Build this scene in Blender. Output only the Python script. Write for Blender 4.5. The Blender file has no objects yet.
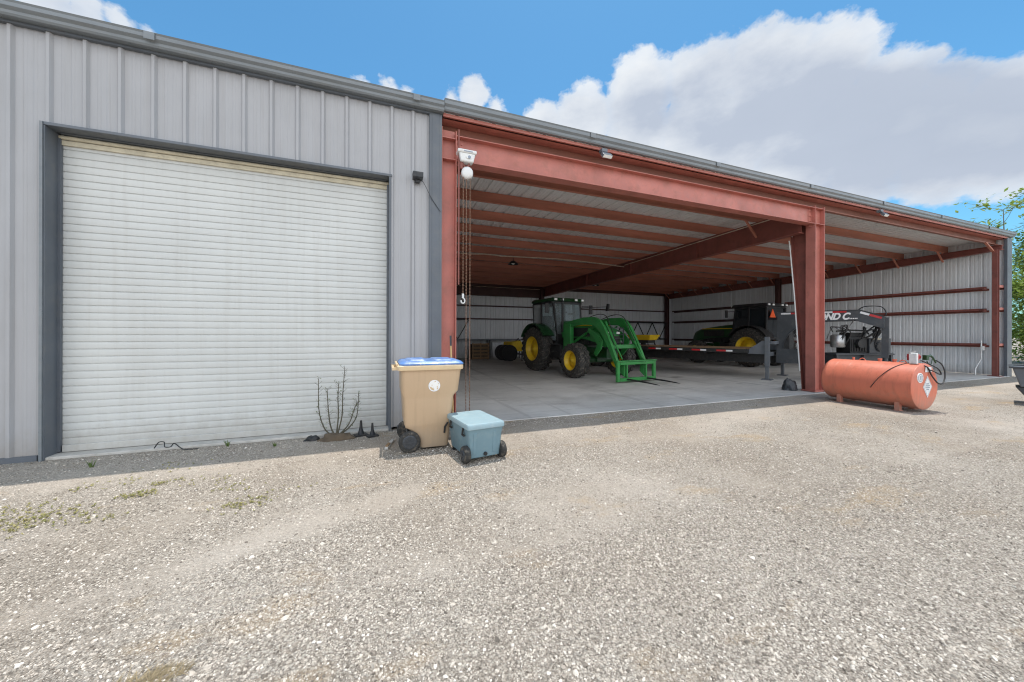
import bpy, math, random
from mathutils import Vector, Matrix
R = math.radians
random.seed(7)
scene = bpy.context.scene
COL = scene.collection

# ------------------------------------------------------------------ materials
def nt(name):
    m = bpy.data.materials.new(name); m.use_nodes = True
    t = m.node_tree; t.nodes.clear()
    out = t.nodes.new('ShaderNodeOutputMaterial'); b = t.nodes.new('ShaderNodeBsdfPrincipled')
    t.links.new(b.outputs[0], out.inputs[0])
    return m, t, b
def N(t, typ, **kw):
    n = t.nodes.new(typ)
    for k, v in kw.items():
        if hasattr(n, k): setattr(n, k, v)
        else: n.inputs[k.replace('_', ' ')].default_value = v
    return n
def ramp(t, fac, stops):
    r = t.nodes.new('ShaderNodeValToRGB'); e = r.color_ramp.elements
    while len(e) < len(stops): e.new(0.5)
    for i, (p, c) in enumerate(stops):
        e[i].position = p; e[i].color = (c[0], c[1], c[2], 1) if not isinstance(c, (int, float)) else (c, c, c, 1)
    t.links.new(fac, r.inputs[0]); return r.outputs[0]
def mix(t, fac, a, b, mode='MIX'):
    m = t.nodes.new('ShaderNodeMix'); m.data_type = 'RGBA'; m.blend_type = mode
    for i, v in ((0, fac), (6, a), (7, b)):
        if isinstance(v, (int, float)): m.inputs[i].default_value = v
        elif isinstance(v, (tuple, list)): m.inputs[i].default_value = (v[0], v[1], v[2], 1)
        else: t.links.new(v, m.inputs[i])
    return m.outputs[2]
def noise(t, scale, detail=4, rough=.55, stretch=None, coord='Object'):
    tc = t.nodes.new('ShaderNodeTexCoord'); mp = t.nodes.new('ShaderNodeMapping')
    if stretch: mp.inputs['Scale'].default_value = stretch
    t.links.new(tc.outputs[coord], mp.inputs[0])
    n = t.nodes.new('ShaderNodeTexNoise'); n.inputs['Scale'].default_value = scale
    n.inputs['Detail'].default_value = detail; n.inputs['Roughness'].default_value = rough
    t.links.new(mp.outputs[0], n.inputs['Vector']); return n.outputs['Fac']
def bump(t, b, h, strength, dist=.01):
    n = t.nodes.new('ShaderNodeBump'); n.inputs['Strength'].default_value = strength; n.inputs['Distance'].default_value = dist
    t.links.new(h, n.inputs['Height']); t.links.new(n.outputs[0], b.inputs['Normal'])
def pm(name, col, rough=.5, metal=0, var=.15, scale=3, dirt=None, dirtamt=.5, bmp=0, bscale=60, stretch=None, spec=.5):
    m, t, b = nt(name)
    n = noise(t, scale, 5, .6, stretch)
    dk = tuple(c * (1 - var) for c in col); lt = tuple(min(1, c * (1 + var)) for c in col)
    c = ramp(t, n, [(.3, dk), (.7, lt)])
    if dirt:
        d = noise(t, scale * 2.3, 8, .7, stretch)
        f = ramp(t, d, [(.5, 0.0), (.72, dirtamt)])
        c = mix(t, f, c, dirt)
    t.links.new(c, b.inputs['Base Color'])
    rr = ramp(t, noise(t, scale * 4, 6), [(.3, max(0, rough - .1)), (.7, min(1, rough + .12))])
    t.links.new(rr, b.inputs['Roughness'])
    b.inputs['Metallic'].default_value = metal
    b.inputs['Specular IOR Level'].default_value = spec
    if bmp: bump(t, b, noise(t, bscale, 4), bmp, .005)
    return m

M = {}
def streaked(name, col, rough, dirt, amt=.35, metal=0):
    # painted sheet steel: faint vertical run marks, patchy fade, fine speckle
    m, t, b = nt(name)
    n = noise(t, .8, 4); c = ramp(t, n, [(.3, tuple(v * .93 for v in col)), (.7, tuple(v * 1.05 for v in col))])
    s = noise(t, 2.2, 7, .65, (6, 6, .22)); c = mix(t, ramp(t, s, [(.48, 0.0), (.75, amt)]), c, dirt)
    s2 = noise(t, 26, 5, .7); c = mix(t, ramp(t, s2, [(.6, 0.0), (.8, amt * .6)]), c, dirt)
    # splash-back grime close to the ground
    g = t.nodes.new('ShaderNodeNewGeometry'); sp = t.nodes.new('ShaderNodeSeparateXYZ'); t.links.new(g.outputs['Position'], sp.inputs[0])
    ns = noise(t, 9, 6, .7); ad = t.nodes.new('ShaderNodeMath'); ad.operation = 'MULTIPLY_ADD'
    t.links.new(ns, ad.inputs[0]); ad.inputs[1].default_value = .5; t.links.new(sp.outputs[2], ad.inputs[2])
    c = mix(t, ramp(t, ad.outputs[0], [(.22, .55), (.62, 0.0)]), c, (.30, .26, .21))
    t.links.new(c, b.inputs['Base Color']); b.inputs['Metallic'].default_value = metal
    t.links.new(ramp(t, noise(t, 5, 6), [(.3, rough - .08), (.7, rough + .1)]), b.inputs['Roughness'])
    bump(t, b, noise(t, 3.0, 3, .5, (1, 1, .4)), .22, .02)
    return m
M['wall'] = streaked('wall_grey_steel', (.385, .385, .395), .42, (.28, .265, .25), .38)
M['inwall'] = streaked('inner_wall_steel', (.80, .82, .83), .38, (.45, .42, .38), .4)
M['roofin'] = streaked('roof_sheet', (.70, .69, .68), .4, (.3, .28, .26), .3)
M['trim'] = pm('trim_slate', (.115, .13, .15), .42, 0, .12, 2, (.2, .19, .17), .3)
M['gutter'] = pm('gutter_slate', (.19, .21, .225), .33, 0, .12, 1.5, (.26, .25, .23), .35, stretch=(1, 6, 6))
M['door'] = streaked('door_white_steel', (.60, .61, .59), .4, (.43, .41, .37), .28)
M['cream'] = pm('cream_strip', (.62, .56, .42), .6, 0, .15, 6, (.3, .26, .2), .5)
M['red'] = pm('red_primer', (.47, .165, .13), .5, 0, .18, 2.2, (.30, .12, .08), .6, bmp=.05)
M['redd'] = pm('red_primer_shaded', (.24, .075, .058), .55, 0, .2, 2.2, (.10, .045, .035), .6)  # same red primer, interior shade mixed into the colour
M['strut'] = pm('shaded_strut', (.24, .092, .06), .6, 0, .2, 1.5, (.14, .07, .05), .5, stretch=(.4, 3, 3))  # purlin red darkened to brown for the shadow under the eave
M['redk'] = pm('red_primer_deep_shade', (.07, .028, .024), .6, 0, .2, 2.2, (.05, .03, .025), .6)  # same primer near black: shade of the barn's depth painted in
M['purlin'] = pm('red_purlin', (.43, .16, .105), .55, 0, .2, 1.2, (.28, .11, .07), .6, stretch=(.4, 3, 3))
M['black'] = pm('black_plastic', (.018, .018, .019), .5, 0, .3, 6, (.12, .1, .08), .35)
M['rubber'] = pm('tyre_rubber', (.035, .034, .032), .8, 0, .3, 8, (.26, .22, .17), .8, bmp=.3, bscale=40)
M['dgrey'] = pm('dark_grey_paint', (.045, .05, .057), .42, 0, .25, 3, (.16, .14, .12), .35)
M['mgrey'] = pm('mid_grey_paint', (.13, .145, .165), .42, 0, .2, 3, (.2, .18, .15), .35)
M['steel'] = pm('bare_steel', (.42, .42, .42), .35, .8, .2, 6, (.2, .15, .1), .4)
M['green'] = pm('green_paint', (.03, .22, .05), .35, 0, .18, 3, (.10, .12, .06), .3)
M['dgreen'] = pm('dark_green_paint', (.008, .055, .015), .35, 0, .2, 3, (.08, .09, .05), .3)
M['yellow'] = pm('yellow_paint', (.78, .52, .02), .4, 0, .12, 4, (.3, .2, .07), .4)
M['white'] = pm('white_plastic', (.78, .78, .76), .4, 0, .06, 6, (.4, .38, .33), .35)
M['tan'] = streaked('tan_bin_plastic', (.53, .375, .235), .5, (.33, .23, .14), .45)
M['tanrim'] = pm('tan_rim_plastic', (.72, .55, .34), .5, 0, .08, 5, (.45, .35, .24), .4)
M['blue'] = pm('blue_lid_plastic', (.10, .22, .50), .38, 0, .25, 4, (.50, .58, .68), .9)  # pale patches are painted reflections on the lid
M['cooler'] = pm('cooler_blue_grey', (.17, .27, .315), .48, 0, .07, 5, (.32, .36, .35), .3, bmp=.06, bscale=120)
M['coolerlid'] = pm('cooler_lid', (.30, .42, .46), .45, 0, .06, 5, (.5, .52, .5), .3, bmp=.06, bscale=120)
M['tank'] = streaked('tank_orange_red', (.66, .19, .115), .42, (.36, .12, .07), .55)
M['wood'] = pm('old_wood', (.30, .19, .10), .75, 0, .3, 7, (.12, .08, .05), .6, stretch=(1, 1, 8))
M['polewood'] = pm('pale_pole_wood', (.62, .43, .2), .6, 0, .15, 6)
M['rope'] = pm('tan_rope', (.22, .13, .085), .8, 0, .2, 20)
M['wire'] = pm('pale_wire', (.62, .5, .4), .6, 0, .2, 10)
M['redrefl'] = pm('red_reflector', (.55, .02, .025), .3, 0, .1, 10)
M['whiterefl'] = pm('white_reflector', (.82, .82, .82), .3, 0, .08, 10)
M['smv'] = pm('orange_triangle', (.95, .12, .02), .4, 0, .08, 10)
M['stem'] = pm('plant_stem', (.10, .09, .06), .7, 0, .3, 12)
M['bark'] = pm('tree_bark', (.20, .165, .12), .85, 0, .3, 5, (.08, .07, .05), .6, bmp=.6, bscale=18, stretch=(2, 2, .5))
M['curb'] = pm('pale_concrete', (.50, .48, .44), .8, 0, .15, 8, (.3, .27, .22), .5, bmp=.3)
M['dirtpad'] = pm('dirt_root_ball', (.12, .09, .06), .95, 0, .35, 10, (.08, .06, .045), .6, bmp=.8, bscale=25)
M['drygrass'] = pm('dry_grass', (.34, .27, .16), .9, 0, .3, 30, (.2, .15, .08), .6, bmp=1, bscale=60)
M['pumpred'] = pm('pump_red', (.42, .03, .03), .4, 0, .15, 6, (.15, .05, .04), .4)
M['hose'] = pm('black_hose', (.02, .02, .02), .45, 0, .2, 10)

m, t, b = nt('cab_glass')
b.inputs['Base Color'].default_value = (.6, .7, .72, 1); b.inputs['Roughness'].default_value = .05
b.inputs['Transmission Weight'].default_value = .75; b.inputs['IOR'].default_value = 1.2
b.inputs['Specular IOR Level'].default_value = .8
M['glass'] = m
m, t, b = nt('dark_cab_glass'); b.inputs['Base Color'].default_value = (.012, .015, .018, 1); b.inputs['Roughness'].default_value = .06
M['dglass'] = m
m, t, b = nt('lamp_lens'); b.inputs['Base Color'].default_value = (.9, .9, .86, 1); b.inputs['Roughness'].default_value = .12
M['lens'] = m

def leafmat(name, c1, c2):
    m, t, b = nt(name)
    oi = t.nodes.new('ShaderNodeNewGeometry')
    c = ramp(t, oi.outputs['Random Per Island'], [(0, c1), (1, c2)])
    t.links.new(c, b.inputs['Base Color']); b.inputs['Roughness'].default_value = .5
    b.inputs['Specular IOR Level'].default_value = .25
    tr = t.nodes.new('ShaderNodeBsdfTranslucent'); t.links.new(c, tr.inputs[0])
    ms = t.nodes.new('ShaderNodeMixShader'); ms.inputs[0].default_value = .35
    out = [n for n in t.nodes if n.type == 'OUTPUT_MATERIAL'][0]
    t.links.new(b.outputs[0], ms.inputs[1]); t.links.new(tr.outputs[0], ms.inputs[2]); t.links.new(ms.outputs[0], out.inputs[0])
    return m
M['leafa'] = leafmat('leaf_pale', (.16, .25, .04), (.36, .44, .12))
M['leafb'] = leafmat('leaf_dark', (.08, .15, .03), (.24, .34, .08))
M['weed'] = leafmat('leaf_weed', (.26, .27, .10), (.48, .42, .20))
M['sprig'] = leafmat('leaf_sprig', (.10, .16, .04), (.2, .27, .09))

# gravel: packed limestone dust with stones; 'dusty' on the ground mesh says how bare a spot is
m, t, b = nt('gravel_ground')
tc = t.nodes.new('ShaderNodeTexCoord')
def voro(scale):
    w = t.nodes.new('ShaderNodeTexNoise'); w.inputs['Scale'].default_value = scale * .8; t.links.new(tc.outputs['Object'], w.inputs['Vector'])
    va = t.nodes.new('ShaderNodeVectorMath'); va.operation = 'MULTIPLY_ADD'
    t.links.new(w.outputs['Color'], va.inputs[0]); va.inputs[1].default_value = (.6 / scale,) * 3; t.links.new(tc.outputs['Object'], va.inputs[2])
    v = t.nodes.new('ShaderNodeTexVoronoi'); v.inputs['Scale'].default_value = scale
    t.links.new(va.outputs[0], v.inputs['Vector']); return v
v1 = voro(85); v2 = voro(190)
def cellcol(v):
    s = t.nodes.new('ShaderNodeSeparateColor'); t.links.new(v.outputs['Color'], s.inputs[0])
    return ramp(t, s.outputs[0], [(0, (.09, .077, .063)), (.35, (.37, .32, .265)), (.7, (.62, .555, .475)), (1, (.90, .84, .74))])
c = mix(t, .5, cellcol(v1), cellcol(v2))
gap_shade = ramp(t, v1.outputs['Distance'], [(.4, 1.), (.8, .45)]); c = mix(t, 1.0, c, gap_shade, 'MULTIPLY')  # paints the small shadows between stones into the colour
dust = ramp(t, noise(t, 45, 9, .75), [(.3, (.42, .36, .30)), (.5, (.63, .56, .485)), (.7, (.80, .73, .64))])
at0 = t.nodes.new('ShaderNodeAttribute'); at0.attribute_name = 'dusty'
dn = t.nodes.new('ShaderNodeMath'); dn.operation = 'MULTIPLY_ADD'; t.links.new(noise(t, 7, 8, .75), dn.inputs[0]); dn.inputs[1].default_value = 1.1
sb = t.nodes.new('ShaderNodeMath'); sb.operation = 'SUBTRACT'; t.links.new(at0.outputs['Fac'], sb.inputs[0]); sb.inputs[1].default_value = .55; t.links.new(sb.outputs[0], dn.inputs[2])
c = mix(t, ramp(t, dn.outputs[0], [(.30, .22), (.8, .80)]), c, dust)
big = noise(t, .35, 6, .6); c = mix(t, ramp(t, big, [(.35, .0), (.62, .6)]), c, (.68, .63, .57), 'MULTIPLY')
rust = noise(t, 1.3, 7, .65, (.6, 1.3, 1)); c = mix(t, ramp(t, rust, [(.57, 0.), (.70, .6)]), c, (.50, .355, .20))
t.links.new(c, b.inputs['Base Color']); b.inputs['Roughness'].default_value = .92; b.inputs['Specular IOR Level'].default_value = .12
mm = t.nodes.new('ShaderNodeMath'); mm.operation = 'MULTIPLY_ADD'; t.links.new(v1.outputs['Distance'], mm.inputs[0]); mm.inputs[1].default_value = -1
t.links.new(noise(t, 90, 6, .7), mm.inputs[2]); bump(t, b, mm.outputs[0], 1.0, .014)
M['gravel'] = m
# loose stones: one tone per stone
m, t, b = nt('loose_stone')
oi = t.nodes.new('ShaderNodeObjectInfo')
c = ramp(t, oi.outputs['Random'], [(0, (.06, .05, .042)), (.2, (.24, .205, .17)), (.42, (.49, .43, .365)), (.75, (.66, .59, .51)), (.93, (.78, .715, .63)), (1, (.88, .83, .76))])
c = mix(t, .2, c, ramp(t, noise(t, 2.5, 5), [(.3, (.36, .30, .23)), (.7, (.68, .61, .52))]))
t.links.new(c, b.inputs['Base Color']); b.inputs['Roughness'].default_value = .85; b.inputs['Specular IOR Level'].default_value = .2
M['stone'] = m
# slab
m, t, b = nt('barn_slab_concrete')
c = ramp(t, noise(t, .5, 7, .65), [(.32, (.43, .415, .39)), (.68, (.66, .64, .605))])
c = mix(t, ramp(t, noise(t, 1.3, 8, .7, (.5, 1.3, 1)), [(.5, 0.), (.66, .6)]), c, (.33, .315, .30))
c = mix(t, ramp(t, noise(t, 14, 6, .7), [(.55, 0.), (.75, .4)]), c, (.70, .69, .67))
g = t.nodes.new('ShaderNodeNewGeometry'); sp = t.nodes.new('ShaderNodeSeparateXYZ'); t.links.new(g.outputs['Position'], sp.inputs[0])
for ax, per, off in ((0, 4.6, 1.0), (1, 5.0, .3)):
    a_ = t.nodes.new('ShaderNodeMath'); a_.operation = 'ADD'; t.links.new(sp.outputs[ax], a_.inputs[0]); a_.inputs[1].default_value = -off
    p_ = t.nodes.new('ShaderNodeMath'); p_.operation = 'PINGPONG'; t.links.new(a_.outputs[0], p_.inputs[0]); p_.inputs[1].default_value = per/2
    c = mix(t, ramp(t, p_.outputs[0], [(.004, .45), (.010, 0.)]), c, (.15, .14, .13))
c = mix(t, ramp(t, noise(t, 1.6, 5, .6, (2.2, .12, 1)), [(.56, 0.), (.68, .5)]), c, (.27, .255, .24))
c = mix(t, ramp(t, noise(t, .9, 4, .5), [(.66, 0.), (.72, .7)]), c, (.16, .15, .14))
t.links.new(c, b.inputs['Base Color']); t.links.new(ramp(t, noise(t, 2, 5), [(.3, .45), (.7, .8)]), b.inputs['Roughness'])
bump(t, b, noise(t, 30, 6), .15, .01)
M['slab'] = m

# ------------------------------------------------------------------ mesh builder
class MB:
    def __init__(s, T=None): s.v = []; s.f = []; s.sm = []; s.T = T
    def add(s, vs, fs, smooth=False):
        o = len(s.v)
        for p in vs:
            p = Vector(p); s.v.append(s.T @ p if s.T else p)
        for f in fs: s.f.append(tuple(i + o for i in f)); s.sm.append(smooth)
        return s
    def box(s, x0, x1, y0, y1, z0, z1):
        return s.add([(x0,y0,z0),(x1,y0,z0),(x1,y1,z0),(x0,y1,z0),(x0,y0,z1),(x1,y0,z1),(x1,y1,z1),(x0,y1,z1)],
                     [(0,3,2,1),(4,5,6,7),(0,1,5,4),(1,2,6,5),(2,3,7,6),(3,0,4,7)])
    def taper(s, b0, z0, b1, z1):   # b = (x0,x1,y0,y1) at bottom / top
        return s.add([(b0[0],b0[2],z0),(b0[1],b0[2],z0),(b0[1],b0[3],z0),(b0[0],b0[3],z0),(b1[0],b1[2],z1),(b1[1],b1[2],z1),(b1[1],b1[3],z1),(b1[0],b1[3],z1)],
                     [(0,3,2,1),(4,5,6,7),(0,1,5,4),(1,2,6,5),(2,3,7,6),(3,0,4,7)])
    def bar(s, p0, p1, w, h, up=(0,0,1)):
        p0 = Vector(p0); p1 = Vector(p1); d = (p1-p0).normalized(); u = Vector(up)
        if abs(d.dot(u)) > .98: u = Vector((0,1,0))
        r = d.cross(u).normalized(); u = r.cross(d)
        vs = [p + r*a*w/2 + u*c*h/2 for p in (p0,p1) for a,c in ((-1,-1),(1,-1),(1,1),(-1,1))]
        return s.add(vs, [(0,1,2,3),(7,6,5,4),(0,4,5,1),(1,5,6,2),(2,6,7,3),(3,7,4,0)])
    def cyl(s, p0, p1, r0, r1=None, n=16, caps=True, smooth=True):
        if r1 is None: r1 = r0
        return s.lathe(p0, p1, [(0, r0), (1, r1)], n, caps, smooth)
    def lathe(s, p0, p1, prof, n=24, caps=True, smooth=True):   # prof (fraction along, radius)
        p0 = Vector(p0); p1 = Vector(p1); d = p1-p0; dn = d.normalized()
        u = Vector((0,0,1)) if abs(dn.z) < .9 else Vector((1,0,0))
        a = dn.cross(u).normalized(); c = dn.cross(a)
        vs = []; fs = []
        for (q, r) in prof:
            for k in range(n):
                th = 2*math.pi*k/n; vs.append(p0 + d*q + a*math.cos(th)*r + c*math.sin(th)*r)
        for j in range(len(prof)-1):
            for k in range(n):
                k2 = (k+1) % n; fs.append((j*n+k, j*n+k2, (j+1)*n+k2, (j+1)*n+k))
        s.add(vs, fs, smooth)
        if caps:
            for j, rev in ((0, True), (len(prof)-1, False)):
                if prof[j][1] > 1e-5:
                    ring = vs[j*n:(j+1)*n]
                    s.add(ring, [tuple(range(n)) if not rev else tuple(reversed(range(n)))])
        return s
    def tube(s, pts, r, n=8, smooth=True):
        pts = [Vector(p) for p in pts]; vs = []; fs = []; prev = None
        rr = r if isinstance(r, (list, tuple)) else [r]*len(pts)
        for i, p in enumerate(pts):
            d = (pts[min(i+1, len(pts)-1)] - pts[max(i-1, 0)])
            d = d.normalized() if d.length > 1e-9 else Vector((0,0,1))
            if prev is None:
                u = Vector((0,0,1)) if abs(d.z) < .9 else Vector((1,0,0)); a = d.cross(u).normalized()
            else:
                a = (prev - d*prev.dot(d)).normalized()
            prev = a; c = d.cross(a)
            for k in range(n):
                th = 2*math.pi*k/n; vs.append(p + (a*math.cos(th) + c*math.sin(th))*rr[i])
        for j in range(len(pts)-1):
            for k in range(n):
                k2 = (k+1) % n; fs.append((j*n+k, j*n+k2, (j+1)*n+k2, (j+1)*n+k))
        s.add(vs, fs, smooth)
        s.add(vs[:n], [tuple(range(n))]); s.add(vs[-n:], [tuple(range(n))])
        return s
    def prism(s, poly, a0, a1, axis='x'):   # poly in the two other axes
        def mk(a, p):
            return {'x': (a, p[0], p[1]), 'y': (p[0], a, p[1]), 'z': (p[0], p[1], a)}[axis]
        n = len(poly); vs = [mk(a0, p) for p in poly] + [mk(a1, p) for p in poly]
        fs = [tuple(range(n)), tuple(reversed(range(n, 2*n)))] + [(i, (i+1) % n, (i+1) % n + n, i+n) for i in range(n)]
        return s.add(vs, fs)
    def build(s, name, mat, parent=None, bevel=0, weighted=False):
        me = bpy.data.meshes.new(name); me.from_pydata([tuple(v) for v in s.v], [], s.f); me.update()
        import bmesh
        bm = bmesh.new(); bm.from_mesh(me)
        if len(s.f) < 40000: bmesh.ops.recalc_face_normals(bm, faces=bm.faces)
        bm.to_mesh(me); bm.free()
        me.polygons.foreach_set('use_smooth', s.sm)
        me.materials.append(M[mat] if isinstance(mat, str) else mat)
        o = bpy.data.objects.new(name, me); COL.objects.link(o)
        if parent: o.parent = parent
        if bevel:
            b = o.modifiers.new('bevel', 'BEVEL'); b.width = bevel; b.segments = 2; b.limit_method = 'ANGLE'; b.angle_limit = R(40)
            b.harden_normals = False
        return o
def thing(name, label, cat, loc=(0,0,0), rz=0, group=None):
    o = bpy.data.objects.new(name, None); COL.objects.link(o); o.location = loc; o.rotation_euler = (0,0,rz)
    o.empty_display_size = .2
    o['label'] = label; o['category'] = cat
    if group: o['group'] = group
    return o
def tag(o, label, cat, group=None):
    o['label'] = label; o['category'] = cat
    if group: o['group'] = group
    return o
def dup(root, loc, rz, label=None, group=None):
    r = root.copy(); COL.objects.link(r); r.location = loc; r.rotation_euler = (0,0,rz)
    if label: r['label'] = label
    if group: r['group'] = group
    for ch in list(root.children):
        c = ch.copy(); COL.objects.link(c); c.parent = r
        for g in ch.children:
            d = g.copy(); COL.objects.link(d); d.parent = c
    return r

# ------------------------------------------------------------------ camera
CY = -5.5674; H = 1.4192; TH = .3584; F = 355.9085
cam = bpy.data.cameras.new('camera'); co = bpy.data.objects.new('camera', cam); COL.objects.link(co)
co.location = (0, CY, H)
co.rotation_mode = 'QUATERNION'
co.rotation_quaternion = (Matrix.Rotation(-TH, 3, 'Z') @ Matrix.Rotation(R(90), 3, 'X') @ Matrix.Rotation(.0025, 3, 'Z')).to_quaternion()
cam.sensor_width = 36; cam.lens = F/1024*36
cam.shift_x = (512-509.7785)/1024; cam.shift_y = (334.448-341)/1024
cam.clip_end = 2000; cam.clip_start = .05
scene.camera = co
# ------------------------------------------------------------------ ground
def sheet(name, x0, x1, y0, y1, z, mat):
    mb = MB(); mb.add([(x0,y0,z),(x1,y0,z),(x1,y1,z),(x0,y1,z)], [(0,1,2,3)]); o = mb.build(name, mat); o['kind'] = 'structure'; return o
from mathutils import noise as mn
def patch(x, y):
    # 1 = loose stones, 0 = bare compacted dust
    v = mn.noise(Vector((x*.5, y*.9, 3.1)))*.55 + mn.noise(Vector((x*1.6, y*1.9, 9)))*.35 + mn.noise(Vector((x*4.5, y*4.5, 5)))*.22
    r = .70 + v*.75
    r -= .85*math.exp(-((y-(-3.05+.42*(x+1.6)))/.17)**2) * (1 if -2.6 < x < .4 else 0) * (.6+.6*mn.noise(Vector((x*3, y*3, 1))))
    for yc, w_ in ((-1.75, .35), (-3.35, .4)): r -= .14*math.exp(-((y-yc-.25*math.sin(x*.35)-.03*x)/w_)**2)
    if x > 1: r -= .10*min(1, (x-1)/5)
    r += .25 if y < -3.4 else 0
    r -= .2*math.exp(-((y+.9)/.5)**2)
    return max(.14, min(1, r))
gx = [-400, -150, -60, -25, -12] + [-8+.16*i for i in range(150)] + [16.5, 18, 20, 24, 40, 90, 200, 400]
gy = [-400, -150, -60, -25, -13] + [-9.5+.12*i for i in range(84)] + [.8, 3, 8, 15, 30, 80, 200, 400]
nx = len(gx); gv = [(x, y, 0) for y in gy for x in gx]
gm = bpy.data.meshes.new('ground'); gm.from_pydata(gv, [], [(j*nx+i, j*nx+i+1, (j+1)*nx+i+1, (j+1)*nx+i) for j in range(len(gy)-1) for i in range(nx-1)])
ga = gm.attributes.new('dusty', 'FLOAT', 'POINT'); ga.data.foreach_set('value', [1-patch(p[0], p[1]) for p in gv])
gm.materials.append(M['gravel']); go_ = bpy.data.objects.new('ground', gm); COL.objects.link(go_); go_['kind'] = 'structure'
mb = MB(); mb.box(1.0, 20.6, -.10, 15.3, -.1, .014); o = mb.build('concrete_floor', 'slab', bevel=.008); o['kind'] = 'structure'

# ------------------------------------------------------------------ building
X0R = -3.7547; RIB = .3048
BXL, BXM, BXR = -9.0, .94, 20.62   # left end, junction, right wall
YB = 15.2
bld = thing('metal_building', 'long grey steel farm shed with white roller door and open red framed bays', 'building', (0,0,0))
def ribprof(a0, a1, phase):
    # (position, outward height) list for a ribbed panel with main ribs every foot and low stiffeners
    pts = []
    k = math.floor((a0-phase)/RIB) - 1
    while phase + k*RIB < a1 + RIB:
        c = phase + k*RIB
        for d, h in ((-.035, 0), (-.014, .03), (.014, .03), (.035, 0), (.095, 0), (.105, .0035), (.125, .0035), (.135, 0), (.175, 0), (.185, .0035), (.205, .0035), (.215, 0)):
            pts.append((c+d, h))
        k += 1
    def at(x):
        for (p, h), (q, g) in zip(pts, pts[1:]):
            if p <= x <= q: return h + (g-h)*(x-p)/(q-p)
        return 0
    return [(a0, at(a0))] + [p for p in pts if a0 < p[0] < a1] + [(a1, at(a1))]
def panel(name, mat, a0, a1, phase, z0, z1, fn, parent=bld, mb=None, build=True):
    mb = mb or MB(); pr = ribprof(a0, a1, phase); vs = []; fs = []
    for a, h in pr: vs += [fn(a, h, z0), fn(a, h, z1)]
    for i in range(len(pr)-1): fs.append((2*i, 2*i+2, 2*i+3, 2*i+1))
    mb.add(vs, fs)
    return mb.build(name, mat, parent) if build else mb
DX0, DX1, DZ = -3.465, .18, 3.74
fn = lambda a, h, z: (a, -h, z)
mb = panel('', '', BXL, DX0, X0R, .04, 4.80, fn, build=False)
panel('', '', DX0, DX1, X0R, DZ, 4.80, fn, mb=mb, build=False)
panel('', '', DX1, .76, X0R, .04, 4.80, fn, mb=mb, build=False)
fw = mb.build('front_wall', 'wall', bld)
# backs and sides of the enclosed part
panel('left_wall', 'wall', -.0, 15.2, 0, 0, 4.7, lambda a, h, z: (BXL-h, a, z))
panel('dividing_wall', 'inwall', .02, 15.15, 0, 0, 4.75, lambda a, h, z: (.80+h, a, z))
panel('back_wall', 'inwall', BXL, BXR, .1, 0, 4.62, lambda a, h, z: (a, YB+.02+h, z))
panel('side_wall', 'inwall', 0.02, YB+.06, .8247, 0.02, 4.87, lambda a, h, z: (BXR+h, a, z))
# door surround
mb = MB(); mb.box(DX0-.01, DX0+.006, -.045, .19, 0, DZ); o = mb.build('door_jamb', 'trim', bld, bevel=.004)
mb = MB(); mb.box(DX1-.012, DX1+.02, -.045, .19, 0, DZ); o = mb.build('door_jamb', 'trim', bld, bevel=.004)
mb = MB(); mb.box(DX0-.02, DX1+.03, -.05, .19, DZ, DZ+.035); mb.box(DX0+.04, DX1-.04, .10, .19, DZ-.012, DZ-.002); mb.build('door_header', 'trim', bld, bevel=.004)
# roller curtain
mb = MB(); pitch = .0868; prof = []
z = .10
while z < DZ - .06:
    for d, h in ((0, .010), (.004, .011), (.0095, .0), (.027, -.002), (.048, -.003), (.068, -.002), (.082, .0)): prof.append((z+d, h))
    z += pitch
vs = []; fs = []
for zz, h in prof: vs += [(DX0+.008, .17+h, zz), (DX1-.014, .17+h, zz)]
for i in range(len(prof)-1): fs.append((2*i, 2*i+1, 2*i+3, 2*i+2))
mb.add(vs, fs)
dr = mb.build('roller_door', 'door', bld)
mb = MB(); mb.box(DX0+.04, DX1-.04, .135, .18, .035, .115); mb.build('bottom_bar', 'door', dr, bevel=.006)
mb = MB(); mb.cyl((DX0+.01, .15, DZ-.04), (DX1-.015, .15, DZ-.04), .024, n=16); mb.box(DX0+.01, DX1-.015, .142, .17, DZ-.125, DZ-.072); mb.build('header_seal', 'cream', dr)
for x in (DX0+.010, DX1-.034):
    mb = MB(); mb.box(x-.004, x+.02, .125, .16, .04, DZ-.06); mb.build('guide_rail', 'trim', dr)
mb = MB(); mb.box(DX0-.02, DX1+.03, -.03, .4, -.05, .030); o = mb.build('door_sill', 'curb', bld, bevel=.01)
mb = MB(); mb.box(BXL, DX0-.06, -.035, .02, -.02, .06); mb.build('base_trim', 'trim', bld); mb = MB(); mb.box(DX1+.11, .74, -.035, .02, -.02, .06); mb.build('base_trim', 'trim', bld)
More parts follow.
